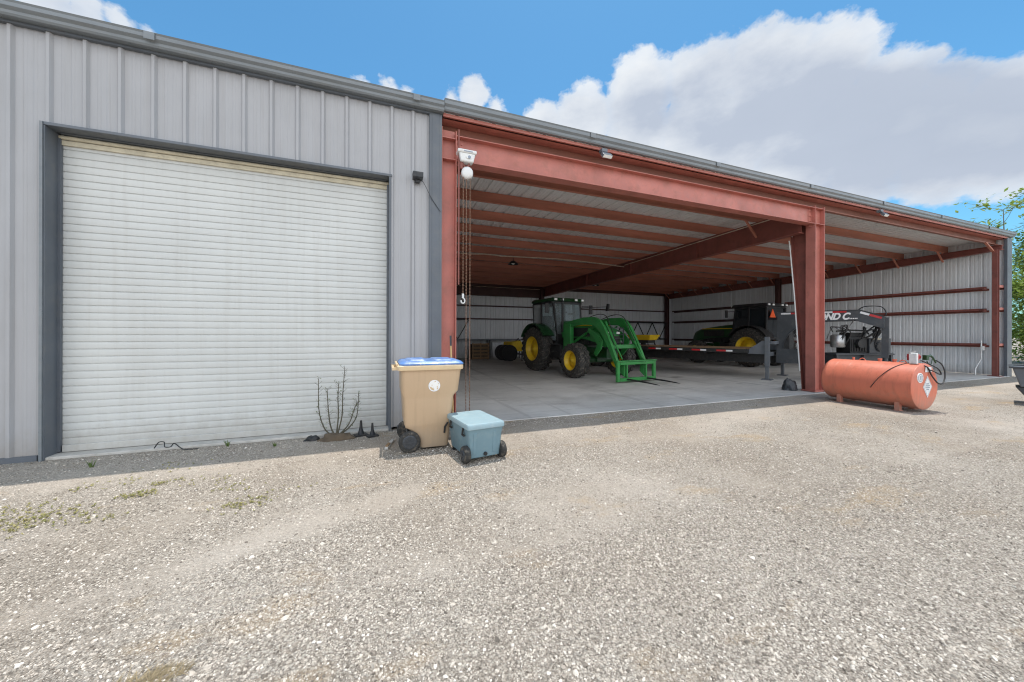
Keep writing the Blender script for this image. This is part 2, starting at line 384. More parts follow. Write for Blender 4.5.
# corner trims
mb = MB(); mb.box(DX0-.03, DX0-.005, -.062, -.046, 0, DZ+.03); mb.build('edge_trim', 'gutter', bld)
mb = MB()
for z_ in (4.12, 4.24, 4.36, 4.48, 4.56):
    for x_ in (10.03, 10.08): mb.cyl((x_, .088, z_), (x_, .075, z_), .014, n=6)
    for x_ in (1.23, 1.28): mb.cyl((x_, .088, z_), (x_, .075, z_), .014, n=6)
mb.box(10.0, 10.1185, .089, .0975, 4.185, 4.555); mb.box(1.1815, 1.31, .089, .0975, 4.185, 4.555)
sh = mb.build('splice_bolts', 'red', bld); sh['kind'] = 'stuff'
mb = MB(); mb.box(.75, BXM, -.055, .02, 0, 4.80); mb.box(.79, .90, -.061, -.056, 0, 4.80); mb.build('corner_trim', 'trim', bld, bevel=.006)
mb = MB(); mb.box(20.50, 20.86, -.06, .015, 0, 4.82); mb.box(20.80, 20.86, .016, .14, 0, 4.82); mb.build('corner_trim', 'trim', bld, bevel=.006)
# gutters
def gutter(x0, x1, yf, z0, z1, name='gutter'):
    # ogee box gutter, profile in Y-Z
    h = z1-z0
    pr = [(.02, z1-.005), (.02, z0), (yf+.05, z0), (yf+.035, z0+.02), (yf+.03, z0+.35*h), (yf, z0+.55*h), (yf, z1-.02), (yf-.012, z1), (yf+.012, z1+.002), (yf+.02, z1-.03)]
    mb = MB(); n = len(pr)
    vs = [(x0, p[0], p[1]) for p in pr] + [(x1, p[0], p[1]) for p in pr]
    mb.add(vs, [(i, i+1, i+1+n, i+n) for i in range(n-1)])
    for x in (x0, x1): mb.add([(x, .02, z1-.005), (x, .02, z0), (x, yf+.05, z0), (x, yf+.03, z0+.35*h), (x, yf, z0+.55*h), (x, yf, z1)], [(0,1,2,3,4,5)])
    g = mb.build(name, 'gutter', bld)
    so = g.modifiers.new('s', 'SOLIDIFY'); so.thickness = .003
    return g
g1 = gutter(BXL-.05, BXM+.02, -.17, 4.82, 4.955)
g2 = gutter(BXM+.023, 20.88, -.15, 4.855, 5.01)
for x in [(-8.6+i*3.05) for i in range(10)]:
    if x > BXM: z1, yf = 5.01, -.15
    else: z1, yf = 4.955, -.17
    mb = MB(); mb.box(x-.05, x+.05, yf-.018, yf-.0135, z1-.09, z1-.004); mb.build('gutter_joint', 'gutter', g1 if x < BXM else g2)
mb = MB(); mb.box(BXM+.023, 20.86, -.012, .02, 4.80, 4.852); mb.build('eave_trim', 'trim', bld)
mb = MB(); mb.box(BXL-.03, BXM, -.05, -.0, 4.79, 4.818); mb.build('eave_trim', 'trim', bld)
# roof: ribbed sheets with a low slope down to the back
def roofz(y): return 4.845 - .010*y
def roof(name, x0, x1, lift, mat):
    mb = MB(); pr = ribprof(x0, x1, X0R+.05); vs = []; fs = []
    for a, h in pr: vs += [(a, -.06, roofz(0)+lift+h), (a, YB+.25, roofz(YB+.25)+lift+h)]
    for i in range(len(pr)-1): fs.append((2*i, 2*i+2, 2*i+3, 2*i+1))
    mb.add(vs, fs); return mb.build(name, mat, bld)
roof('roof_sheet', BXM-.1, 20.84, 0, 'roofin')
roof('roof_sheet', BXL, BXM-.11, -.004, 'roofin')

# ------------------------------------------------------------------ red steel frame
def ibeam(mb, p0, p1, d, bf, tf=.012, tw=.010, wdir=(0,0,1)):
    """I section from p0 to p1; web depth d along wdir, flange width bf"""
    p0 = Vector(p0); p1 = Vector(p1); a = (p1-p0).normalized(); w = Vector(wdir); w = (w - a*w.dot(a)).normalized(); s = a.cross(w)
    def bx(c, ww, ss):
        vs = [p + w*(c + e*ww/2) + s*(f*ss/2) for p in (p0,p1) for e, f in ((-1,-1),(1,-1),(1,1),(-1,1))]
        mb.add(vs, [(0,1,2,3),(7,6,5,4),(0,4,5,1),(1,5,6,2),(2,6,7,3),(3,7,4,0)])
    bx(-(d-tf)/2, tf, bf); bx((d-tf)/2, tf, bf); bx(0, d-2*tf-.001, tw)
    return mb
# left portal column: web faces the viewer
mb = MB(); mb.box(.96, 1.165, .085, .095, .03, 4.66); mb.box(1.166, 1.18, -.01, .19, .03, 4.62); mb.box(.945, .958, -.01, .19, .03, 4.66)
for z in (4.17, 4.50): mb.box(.96, 1.164, .0, .084, z, z+.012)
mb.box(.90, 1.22, -.03, .24, .026, .042)
mb.build('column', 'red', bld)
# middle portal column (web in the facade plane) and tapered frame column behind it
mb = MB()
mb.box(10.12, 10.135, 0, .215, .05, 4.62); mb.box(10.47, 10.485, 0, .215, .05, 4.62); mb.box(10.136, 10.469, .10, .112, .05, 4.60)
mb.box(10.05, 10.55, -.04, .28, .026, .048)
for x in (10.2, 10.4):
    for y in (.03, .2): mb.cyl((x, y, .048), (x, y, .085), .014, n=6)
mb.box(10.1365, 10.468, .002, .0985, 4.17, 4.182); mb.box(10.1365, 10.468, .002, .0985, 4.56, 4.572)
mb.build('column', 'red', bld)
mb = MB()
mb.box(10.2, 10.4, .222, .234, .03, 4.55)
mb.prism([(.235, .03), (.33, .03), (.60, 4.0), (.235, 4.0)], 10.296, 10.306)
mb.add([(10.2,.33,.03),(10.4,.33,.03),(10.4,.60,4.0),(10.2,.60,4.0),(10.2,.345,.03),(10.4,.345,.03),(10.4,.615,4.0),(10.2,.615,4.0)],
       [(0,1,2,3),(7,6,5,4),(0,4,5,1),(1,5,6,2),(2,6,7,3),(3,7,4,0)])
mb.prism([(.235, 4.001), (.62, 4.001), (.62, 4.5), (.235, 4.52)], 10.294, 10.308)
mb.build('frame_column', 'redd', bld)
# portal beam
mb = MB(); ibeam(mb, (1.181, .105, 4.37), (10.119, .105, 4.37), .40, .20); 

mb.build('portal_beam', 'red', bld)
# rafters
def rafter(x, prof_top, prof_bot, bf, mat, name='rafter'):
    mb = MB(); ys = sorted(set([p[0] for p in prof_top+prof_bot]))
    def ev(pr, y):
        for (a, b_), (c_, d_) in zip(pr, pr[1:]):
            if a <= y <= c_: return b_ + (d_-b_)*(y-a)/(c_-a)
        return pr[-1][1]
    poly = [(y, ev(prof_bot, y)) for y in ys] + [(y, ev(prof_top, y)) for y in reversed(ys)]
    mb.prism(poly, x-.005, x+.005)
    for pr, sg in ((prof_top, 1), (prof_bot, -1)):
        for (a, b_), (c_, d_) in zip(pr, pr[1:]):
            z0, z1 = b_, d_
            vs = [(x-bf/2,a,z0),(x+bf/2,a,z0),(x+bf/2,c_,z1),(x-bf/2,c_,z1),(x-bf/2,a,z0+sg*.014),(x+bf/2,a,z0+sg*.014),(x+bf/2,c_,z1+sg*.014),(x-bf/2,c_,z1+sg*.014)]
            mb.add(vs, [(0,3,2,1),(4,5,6,7),(0,1,5,4),(1,2,6,5),(2,3,7,6),(3,0,4,7)])
    for y in (3.3, 6.6, 9.9):
        mb.box(x-bf/2+.01, x+bf/2-.01, y, y+.012, ev(prof_bot, y)+.002, ev(prof_top, y)-.002)
    return mb.build(name, mat, bld)
def top(y): return 4.555 - .010*y
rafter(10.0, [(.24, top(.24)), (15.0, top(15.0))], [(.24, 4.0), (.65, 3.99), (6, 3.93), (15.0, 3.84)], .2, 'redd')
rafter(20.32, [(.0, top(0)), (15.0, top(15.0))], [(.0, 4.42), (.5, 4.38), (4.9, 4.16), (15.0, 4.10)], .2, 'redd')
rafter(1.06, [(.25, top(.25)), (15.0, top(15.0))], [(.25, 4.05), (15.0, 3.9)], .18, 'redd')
# purlins: Z sections along X
def zsec(mb, x0, x1, y, z0, z1, w=.065, t_=.006):
    mb.box(x0, x1, y-t_/2, y+t_/2, z0+.004, z1-.004)
    mb.box(x0, x1, y-w, y-t_/2-.0002, z0, z0+t_); mb.box(x0, x1, y+t_/2+.0002, y+w, z1-t_, z1)
    mb.box(x0, x1, y-w, y-w+t_, z0+t_+.0002, z0+.022)
for k in range(0, 13):
    y = .12 + 1.225*k
    mb = MB(); zb = top(y)+.022
    if k == 0:
        zsec(mb, .95, 20.6, .21, 4.60, 4.797, .09)
    else: zsec(mb, 1.0, 20.6, y, zb, roofz(y+.07)-.004)
    mb.build('purlin', 'purlin' if k else 'strut', bld)
    if k > 0:
        mb = MB(); mb.box(20.13, 20.21, y+.008, y+.014, top(y)-.02, zb+.10); mb.bar((19.72, y-.02, zb+.01), (20.15, y-.02, zb-.36), .05, .035); mb.build('flange_brace', 'purlin', bld)
        mb = MB(); mb.bar((9.5, y-.02, zb+.01), (9.93, y-.02, zb-.42), .05, .035)
        if k == 1: mb.build('flange_brace', 'purlin', bld)
# eave strut lip catching the light under the gutter
mb = MB(); mb.box(.96, 20.6, -.045, .30, 4.80, 4.812); mb.box(.96, 20.6, -.045, -.038, 4.8125, 4.848); mb.build('eave_strut', 'red', bld)
mb = MB(); mb.bar((19.45, .12, 4.60), (20.18, .12, 4.28), .06, .045); mb.build('flange_brace', 'purlin', bld)
# right wall columns
for y, w in ((.08, .12), (7.2, .18), (14.98, .22)):
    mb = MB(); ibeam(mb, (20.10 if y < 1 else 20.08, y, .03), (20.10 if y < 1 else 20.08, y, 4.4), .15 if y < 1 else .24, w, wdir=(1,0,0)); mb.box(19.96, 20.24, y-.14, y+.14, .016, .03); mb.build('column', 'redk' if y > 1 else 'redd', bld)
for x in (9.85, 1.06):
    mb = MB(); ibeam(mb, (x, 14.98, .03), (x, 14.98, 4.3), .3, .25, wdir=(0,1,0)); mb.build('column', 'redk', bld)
# girts
def girt(p0, p1, z, side, mat=None):
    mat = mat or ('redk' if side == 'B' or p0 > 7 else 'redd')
    mb = MB(); t_ = .006
    if side == 'R':
        y0, y1 = p0, p1; x0, x1 = 20.40, 20.60
        mb.box(x0, x1, y0, y1, z, z+t_); mb.box(x0-t_, x0-.0002, y0, y1, z-.0, z+.07); mb.box(x1-.006, x1, y0, y1, z-.065, z-.0002)
    else:
        x0, x1 = p0, p1; ya, yb = 15.0, 15.19
        mb.box(x0, x1, ya, yb, z, z+t_); mb.box(x0, x1, ya-t_, ya-.0002, z, z+.07)
    mb.build('girt', mat, bld)
for z in (3.10, 2.32, 1.07):
    girt(.36, 7.08, z, 'R'); girt(7.32, 14.8, z, 'R'); girt(.02, .02+.18, z, 'R')
    mb = MB(); mb.box(20.185, 20.40, .36, .40, z-.05, z+.03); mb.build('girt_clip', 'redd', bld)
    girt(1.2, 9.68, z, 'B'); girt(10.02, 20.1, z, 'B')
# short front girts between the column and the corner trim
for z in (3.10, 2.32, 1.07):
    mb = MB(); mb.box(20.18, 20.49, .02, .09, z-.01, z+.075); mb.build('girt', 'red', bld)
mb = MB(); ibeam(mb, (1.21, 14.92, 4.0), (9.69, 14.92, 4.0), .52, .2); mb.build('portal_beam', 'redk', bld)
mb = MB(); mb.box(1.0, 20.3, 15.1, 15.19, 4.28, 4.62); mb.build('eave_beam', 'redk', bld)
# conduits fixed to the frame
mb = MB(); mb.tube([(10.17, .30+.07*1, .5), (10.17, .50, 2.4), (10.17, .60, 3.6), (10.17, .63, 3.9)], .016, 8); mb.build('conduit', 'white', bld)
mb = MB(); mb.tube([(9.88, .75, 4.52), (9.88, 3.0, 4.47), (9.88, 6.9, 4.38)], .013, 6); mb.build('conduit', 'wire', bld)
mb = MB(); pts = [(1.25+8.6*i/14, 6.9, 4.36-.05*math.sin(i*.5)-.0015*i + (.04 if i in (4,) else 0)) for i in range(15)]; mb.tube(pts, .02, 6); mb.build('conduit', 'wire', bld)
mb = MB(); mb.tube([(1.3, 14.7, 4.28), (5, 14.7, 4.25), (9.6, 14.7, 4.23)], .014, 6); mb.build('conduit', 'wire', bld)
mb = MB(); mb.tube([(19.85, .45, .03), (19.86, .45, .25), (20.0, .42, .45), (20.0, .36, .6), (20.0, .36, 1.25)], .018, 8); mb.box(19.95, 20.05, .30, .36, .9, 1.05); mb.build('conduit', 'white', bld)
def ring(y0, y1, hw, z, r, n=4):
    pts = []
    for cx_, cy_, a0 in ((hw-r, y1-r, 0), (-hw+r, y1-r, 90), (-hw+r, y0+r, 180), (hw-r, y0+r, 270)):
        for k in range(n+1):
            a = R(a0 + 90*k/n); pts.append((cx_+r*math.cos(a), cy_+r*math.sin(a), z))
    return pts
def loft(mb, secs, smooth=True, capb=True, capt=True):
    n = len(secs[0]); vs = [p for s_ in secs for p in s_]; fs = []
    for j in range(len(secs)-1):
        for k in range(n): fs.append((j*n+k, j*n+(k+1) % n, (j+1)*n+(k+1) % n, (j+1)*n+k))
    mb.add(vs, fs, smooth)
    if capb: mb.add(secs[0], [tuple(reversed(range(n)))])
    if capt: mb.add(secs[-1], [tuple(range(n))])
def shade_auto(o, deg=35):
    m = o.modifiers.new('edge', 'EDGE_SPLIT'); m.split_angle = R(deg)

# ---- tan wheelie bin
b = thing('wheelie_bin', 'tan wheeled rubbish bin with blue lid beside the roller door', 'bin', (.57, -.86, 0), R(-91))
mb = MB()
loft(mb, [ring(-.06, .275, .255, .03, .04), ring(-.065, .285, .26, .05, .05), ring(-.09, .295, .268, .16, .05), ring(-.19, .303, .275, .262, .05), ring(-.235, .306, .278, .285, .05), ring(-.25, .312, .282, .33, .05), ring(-.265, .34, .29, .62, .05), ring(-.27, .35, .292, .66, .05), ring(-.285, .40, .302, .715, .05), ring(-.29, .43, .308, .95, .05), ring(-.29, .44, .31, 1.0, .05)])
o = mb.build('body', 'tan', b); shade_auto(o, 30)
mb = MB(); loft(mb, [ring(-.33, .455, .335, .985, .05), ring(-.335, .46, .34, 1.0, .05), ring(-.335, .46, .34, 1.035, .05), ring(-.32, .45, .33, 1.045, .05)]); o = mb.build('rim', 'tanrim', b); shade_auto(o)
mb = MB()
loft(mb, [ring(-.31, .465, .335, 1.0455, .06), ring(-.31, .465, .335, 1.062, .06), ring(-.29, .44, .31, 1.085, .06), ring(-.27, .41, .29, 1.093, .06)])
loft(mb, [ring(-.22, .02, .24, 1.0932, .04), ring(-.20, .0, .22, 1.108, .04)]); loft(mb, [ring(.10, .36, .24, 1.0932, .04), ring(.12, .34, .22, 1.106, .04)])
o = mb.build('lid', 'blue', b); shade_auto(o)
mb = MB(); mb.cyl((-.22, -.375, 1.0), (.22, -.375, 1.0), .016, n=12); mb.box(-.24, -.20, -.39, -.33, .985, 1.02); mb.box(.20, .24, -.39, -.33, .985, 1.02); mb.cyl((-.26, -.335, 1.055), (.26, -.335, 1.055), .013, n=8); mb.build('handle', 'tanrim', b)
for s_ in (-1, 1):
    x0 = .262*s_; x1 = .325*s_
    mb = MB(); mb.lathe((x0, -.19, .128), (x1, -.19, .128), [(0, .095), (.04, .118), (.15, .127), (.85, .127), (.96, .118), (1, .095)], 28)
    wh = mb.build('wheel', 'rubber', b)
    mb = MB(); mb.lathe((x1-.002*s_, -.19, .128), (x1+.006*s_, -.19, .128), [(0, .085), (.6, .083), (1, .07)], 24)
    mb.cyl((x1+.004*s_, -.19, .128), (x1+.018*s_, -.19, .128), .022, n=12)
    for k in range(8):
        a = k*math.pi/4; mb.bar((x1+.009*s_, -.19+.025*math.cos(a), .128+.025*math.sin(a)), (x1+.009*s_, -.19+.078*math.cos(a), .128+.078*math.sin(a)), .012, .012, (1,0,0))
    mb.build('hub', 'dgrey', wh)
mb = MB(); mb.cyl((-.262, -.19, .128), (.262, -.19, .128), .012, n=8); mb.build('axle', 'steel', b)
# round county seal sticker on the near side
m, t, bb = nt('seal_sticker')
c = ramp(t, noise(t, 24, 3, .5), [(.44, (.60, .43, .25)), (.5, (.86, .84, .80))])
t.links.new(c, bb.inputs['Base Color']); bb.inputs['Roughness'].default_value = .5; M['seal'] = m
mb = MB(); sx, sy, sz = .2965, .10, .79
def tilt(z): return .302 + (z-.675)*.0225
def sdisc(r0, r1, d):
    vs = []; n = 32
    for k in range(n):
        a = 2*math.pi*k/n
        for r in (r0, r1): z = sz+r*math.sin(a); vs.append((tilt(z)+d, sy+r*math.cos(a), z))
    mb.add(vs, [(2*k, 2*k+1, (2*k+3) % (2*n), (2*k+2) % (2*n)) for k in range(n)])
sdisc(.0005, .066, .0022); st = mb.build('seal', 'seal', b)
mb = MB(); sdisc(.058, .071, .003); mb.build('seal_ring', 'whiterefl', st)

# ---- cooler
b = thing('cooler', 'pale blue hard cooler box on two black wheels in the sun', 'cooler', (1.10, -1.435, 0), R(8.5))
mb = MB()
def rr(hx, y0, y1, z, r=.03): return ring(y0, y1, hx, z, r, 3)
loft(mb, [rr(.185, -.29, .29, .045), rr(.19, -.30, .30, .055), rr(.205, -.325, .325, .30), rr(.218, -.338, .338, .371)])
o = mb.build('body', 'cooler', b); shade_auto(o)
mb = MB()
# raised frame panels on the near face and the long side
for (x0, x1) in ((-.15, -.11), (.09, .13)): mb.taper((x0, x1, -.308, -.30), .09, (x0-.003, x1-.003, -.334, -.32), .33)
mb.taper((-.10, .09, -.300, -.29), .10, (-.10, .09, -.322, -.31), .27)
mb.build('front_panel', 'cooler', b, bevel=.006)
mb = MB(); loft(mb, [rr(.222, -.345, .345, .372), rr(.228, -.352, .352, .378), rr(.228, -.352, .352, .415), rr(.222, -.345, .345, .43), rr(.20, -.32, .32, .436)])
o = mb.build('lid', 'coolerlid', b); shade_auto(o)
mb = MB(); mb.cyl((0, -.295, .085), (0, -.318, .085), .022, n=16); mb.build('drain_plug', 'black', b)
for y in (-.2, .2):
    mb = MB(); mb.bar((-.226, y, .375), (-.236, y, .30), .03, .012, (1,0,0)); mb.cyl((-.225, y-.03, .295), (-.225, y+.03, .295), .012, n=8); mb.build('latch', 'black', b, bevel=.003)
mb = MB(); mb.tube([(-.23, .30, .33), (-.26, .32, .27), (-.262, .0+.33, .2)], .012, 8); mb.build('tow_handle', 'black', b)
for s_ in (-1, 1):
    x0, x1 = .185*s_, .255*s_
    mb = MB(); mb.lathe((x0, -.265, .095), (x1, -.265, .095), [(0, .07), (.06, .088), (.2, .095), (.8, .095), (.94, .088), (1, .07)], 26); wh = mb.build('wheel', 'rubber', b)
    mb = MB(); mb.lathe((x1-.002*s_, -.265, .095), (x1+.006*s_, -.265, .095), [(0, .062), (.6, .06), (1, .045)], 18); mb.cyl((x1, -.265, .095), (x1+.014*s_, -.265, .095), .017, n=10)
    for k in range(6):
        a = k*math.pi/3; mb.bar((x1+.008*s_, -.265+.015*math.cos(a), .095+.015*math.sin(a)), (x1+.008*s_, -.265+.055*math.cos(a), .095+.055*math.sin(a)), .012, .008, (1,0,0))
    mb.build('hub', 'dgrey', wh)
for x in (-.15, .15): mb = MB(); mb.box(x-.03, x+.03, .22, .27, 0.0, .05); mb.build('foot', 'black', b)

# ---- fuel tank with pump
b = thing('fuel_tank', 'orange red cylindrical fuel tank on short legs with hand pump on top', 'tank', (9.5, -1.39, 0), R(-2))
r = .425; z = .475; L = .71
mb = MB(); mb.lathe((0, -L, z), (0, L, z), [(-.022, 0.0001), (-.021, r*.5), (-.014, r*.85), (-.006, r*.96), (0, r), (.012, r), (1-.012, r), (1.006, r*.96), (1.014, r*.85), (1.021, r*.5), (1.022, .0001)], 64, caps=False)
o = mb.build('shell', 'tank', b); shade_auto(o, 30)
for y in (-L+.012, -.22, .28, L-.2):
    mb = MB(); mb.lathe((0, y-.006, z), (0, y+.006, z), [(0, r+.0005), (.5, r+.0035), (1, r+.0005)], 64, caps=False); mb.build('weld_seam', 'tank', b)
for y in (-.46, .46):
    for s_ in (-1, 1):
        mb = MB(); mb.add([(s_*.20,y-.035,0),(s_*.29,y-.035,0),(s_*.29,y-.035,.18),(s_*.20,y-.035,.14),(s_*.20,y+.035,0),(s_*.29,y+.035,0),(s_*.29,y+.035,.18),(s_*.20,y+.035,.14)], [(0,1,2,3),(7,6,5,4),(0,4,5,1),(1,5,6,2),(2,6,7,3),(3,7,4,0)])
        mb.box(s_*.245-.06, s_*.245+.06, y-.05, y+.05, 0, .012); mb.build('leg', 'tank', b, bevel=.004)
for y, rr_ in ((.35, .02), (-.08, .03), (-.3, .028)):
    mb = MB(); mb.cyl((0, y, z+r-.01), (0, y, z+r+.035), rr_, n=14); mb.cyl((0, y, z+r+.03), (0, y, z+r+.055), rr_*1.25, n=6); mb.build('port_cap', 'tank', b)
for y in (.20, -.42):
    mb = MB(); mb.tube([(0.0, y+.05*math.cos(a), z+r-.012+.055*math.sin(a)) for a in [i*math.pi/8 for i in range(9)]], .009, 8); mb.build('lifting_lug', 'tank', b)
pz = z+r
mb = MB(); mb.cyl((0, -.56, pz-.02), (0, -.56, pz+.05), .035, n=14); mb.box(-.06, .06, -.62, -.50, pz+.05, pz+.17); mb.cyl((-.07, -.56, pz+.12), (.10, -.56, pz+.12), .06, n=20); mb.cyl((.10, -.56, pz+.11), (.16, -.56, pz+.11), .045, n=16)
pu = mb.build('pump', 'pumpred', b, bevel=.004)
mb = MB(); mb.box(-.12, -.065, -.66, -.55, pz-.01, pz+.19); mb.build('meter_box', 'white', pu, bevel=.01)
mb = MB(); mb.bar((-.12, -.56, pz+.19), (.02, -.58, pz+.215), .03, .02); mb.build('pump_handle', 'steel', pu)
mb = MB(); mb.box(.15, .23, -.68, -.62, pz+.06, pz+.15); mb.tube([(.19, -.65, pz+.12), (.30, -.67, pz+.14), (.36, -.68, pz+.09), (.42, -.69, pz+.0)], [.018, .02, .014, .012], 8); mb.tube([(.20, -.66, pz+.04), (.24, -.67, pz-.02), (.31, -.68, pz-.01), (.33, -.68, pz+.08)], .008, 6); mb.build('nozzle', 'dgreen', b, bevel=.003)
pts = []
def crv(ctrl, n=10):
    out_ = []; P_ = [Vector(p) for p in ctrl]; P_ = [P_[0]] + P_ + [P_[-1]]
    for i in range(1, len(P_)-2):
        for k in range(n):
            u = k/n; a, b_, c_, d_ = P_[i-1], P_[i], P_[i+1], P_[i+2]
            out_.append(.5*((2*b_) + (c_-a)*u + (2*a-5*b_+4*c_-d_)*u*u + (3*b_-a-3*c_+d_)*u**3))
    out_.append(P_[-2]); return out_
mb = MB(); mb.tube(crv([(-.10, -.56, pz-.02), (-.02, -.74, pz-.05), (.10, -.765, pz-.22), (.24, -.79, pz-.36), (.38, -.80, pz-.36), (.50, -.78, pz-.2), (.50, -.74, pz-.03), (.42, -.69, pz+.05)]), .011, 8); mb.build('hose', 'hose', b)
mb = MB(); mb.tube(crv([(-.10, -.55, pz-.02), (.06, -.77, pz-.12), (.22, -.79, pz-.18), (.34, -.79, pz-.2), (.27, -.78, pz-.1), (.16, -.72, pz-.02), (.1, -.62, pz+.05)]), .010, 8); mb.build('hose', 'hose', b)
mb = MB(); pp = []
for i in range(15):
    u = i/14; y = -.54 + .40*u; a = R(90 + 8 + 92*u); pp.append(((r+.008)*math.cos(a), y, z+(r+.008)*math.sin(a)))
mb.tube(pp, .006, 6); mb.build('cable', 'hose', b)
# placards on the near end
ye = -L-.034
mb = MB(); mb.add([(.02, ye, z-.20), (.165, ye, z-.0), (.02, ye, z+.20), (-.125, ye, z-.0)], [(0, 1, 2, 3)]); pl = mb.build('diamond_placard', 'whiterefl', b)
m, t, bb = nt('grey_print'); bb.inputs['Base Color'].default_value = (.30, .34, .40, 1); M['print'] = m
mb = MB()
def outl(cx_, cz_, a_, b_, wd, yy):
    o_ = [(cx_, yy, cz_-b_), (cx_+a_, yy, cz_), (cx_, yy, cz_+b_), (cx_-a_, yy, cz_)]; q = 1-wd
    i_ = [(cx_, yy, cz_-b_*q), (cx_+a_*q, yy, cz_), (cx_, yy, cz_+b_*q), (cx_-a_*q, yy, cz_)]
    mb.add(o_+i_, [(k, (k+1) % 4, (k+1) % 4+4, k+4) for k in range(4)])
outl(.02, z, .13, .18, .06, ye-.002)
for dz, ww in ((.055, .045), (.02, .07), (-.015, .07), (-.05, .045)): mb.add([(.02-ww, ye-.002, z+dz-.010), (.02+ww, ye-.002, z+dz-.010), (.02+ww, ye-.002, z+dz+.010), (.02-ww, ye-.002, z+dz+.010)], [(0,1,2,3)])
mb.build('print', 'print', pl)
mb = MB(); mb.lathe((-.20, ye+.012, z+.17), (-.20, ye+.002, z+.17), [(0, .092), (1, .092)], 28); pl = mb.build('round_placard', 'whiterefl', b)
mb = MB(); n = 28; vs = []
for k in range(n):
    a = 2*math.pi*k/n
    for q in (.060, .072): vs.append((-.20+q*math.cos(a), ye+.0, z+.17+q*math.sin(a)))
mb.add(vs, [(2*k, 2*k+1, (2*k+3) % (2*n), (2*k+2) % (2*n)) for k in range(n)])
for dx in (-.02, 0, .02): mb.add([(-.205+dx, ye, z+.13), (-.195+dx, ye, z+.13), (-.195+dx, ye, z+.21), (-.205+dx, ye, z+.21)], [(0,1,2,3)])
mb.build('print', 'print', pl)
mb = MB(); mb.add([(-.06, ye, z+.27), (.15, ye, z+.27), (.14, ye, z+.36), (-.04, ye, z+.37)], [(0,1,2,3)]); mb.build('paper_label', 'whiterefl', b)

# ---- dump cart at the right edge
b = thing('dump_cart', 'dark grey tapered dump cart parked in the sun outside the barn corner', 'cart', (12.95, -2.83, 0), R(-74.9))
mb = MB(); mb.taper((-.56, .62, -.36, .36), .36, (-.66, .70, -.42, .42), .76); mb.build('tub', 'mgrey', b, bevel=.02)
mb = MB(); mb.box(-.70, .74, -.46, -.40, .745, .785); mb.box(-.70, .74, .40, .46, .745, .785); mb.box(-.70, -.64, -.3999, .3999, .745, .785); mb.box(.68, .74, -.3999, .3999, .745, .785); mb.build('tub_rim', 'dgrey', b, bevel=.01)
mb = MB(); mb.prism([(-.62, .355), (-.50, .16), (.5, .16), (.56, .355)], -.30, .30, 'y'); mb.build('chassis', 'dgrey', b, bevel=.015)
for s_ in (-1, 1):
    mb = MB(); mb.lathe((.25, s_*.34, .2), (.25, s_*.46, .2), [(0, .14), (.08, .19), (.2, .2), (.8, .2), (.92, .19), (1, .14)], 28); wh = mb.build('wheel', 'rubber', b)
    mb = MB(); mb.lathe((.25, s_*.455, .2), (.25, s_*.47, .2), [(0, .12), (1, .10)], 20); mb.build('hub', 'mgrey', wh)
mb = MB(); mb.tube([(.5, 0, .26), (.95, 0, .30), (1.45, 0, .62)], .022, 8); mb.tube([(1.45, -.14, .62), (1.45, .14, .62)], .018, 8); mb.build('tow_handle', 'dgrey', b)

# ---- chain hoist
b = thing('chain_hoist', 'white chain hoist with hanging tan chains at left end of red beam', 'hoist', (1.31, -.12, 4.19), 0)
mb = MB(); mb.taper((-.10, .10, -.06, .06), -.10, (-.13, .13, -.07, .07), .03); mb.box(-.15, .15, -.08, .08, .03, .085); mb.cyl((0, -.075, -.03), (0, -.065, -.03), .022, n=12); hs = mb.build('housing', 'white', b, bevel=.018)
mb = MB(); mb.cyl((.03, -.078, -.03), (.03, -.0755, -.03), .024, n=12); mb.box(-.06, .08, -.083, -.0805, .045, .06); mb.build('print', 'print', hs)
mb = MB(); mb.bar((-.06, 0, -.09), (-.02, 0, -.20), .02, .02); mb.bar((.05, 0, -.09), (.0, 0, -.20), .02, .02); mb.box(-.10, -.06, -.02, .02, -.20, -.06); mb.box(-.13, -.11, -.01, .01, -2.0, .40); mb.build('bracket', 'redd', b)
mb = MB(); mb.lathe((0, -.06, -.26), (.02, .05, -.26), [(0, .0001), (.02, .06), (.12, .09), (.8, .095), (1, .06)], 24); mb.build('chain_wheel', 'white', b)
def chain(x, y, z0, z1, name='chain'):
    mb = MB(); z_ = z0; k = 0
    while z_ > z1:
        if k % 2: mb.box(x-.0065, x+.0065, y-.003, y+.003, z_-.030, z_)
        else: mb.box(x-.0025, x+.0025, y-.0065, y+.0065, z_-.030, z_)
        z_ -= .026; k += 1
    return mb.build(name, 'rope', b)
chain(-.055, -.02, -.30, -2.16); chain(.0, .0, -.32, -4.02); chain(.055, -.02, -.30, -4.05)
mb = MB(); mb.cyl((-.055, -.02, -2.14), (-.055, -.02, -2.21), .018, n=10); mb.tube([(-.055 + .03*math.sin(a), -.02, -2.25+.04*math.cos(a)) for a in [i*math.pi/7 for i in range(12)]], .011, 8); mb.build('hook', 'white', b)

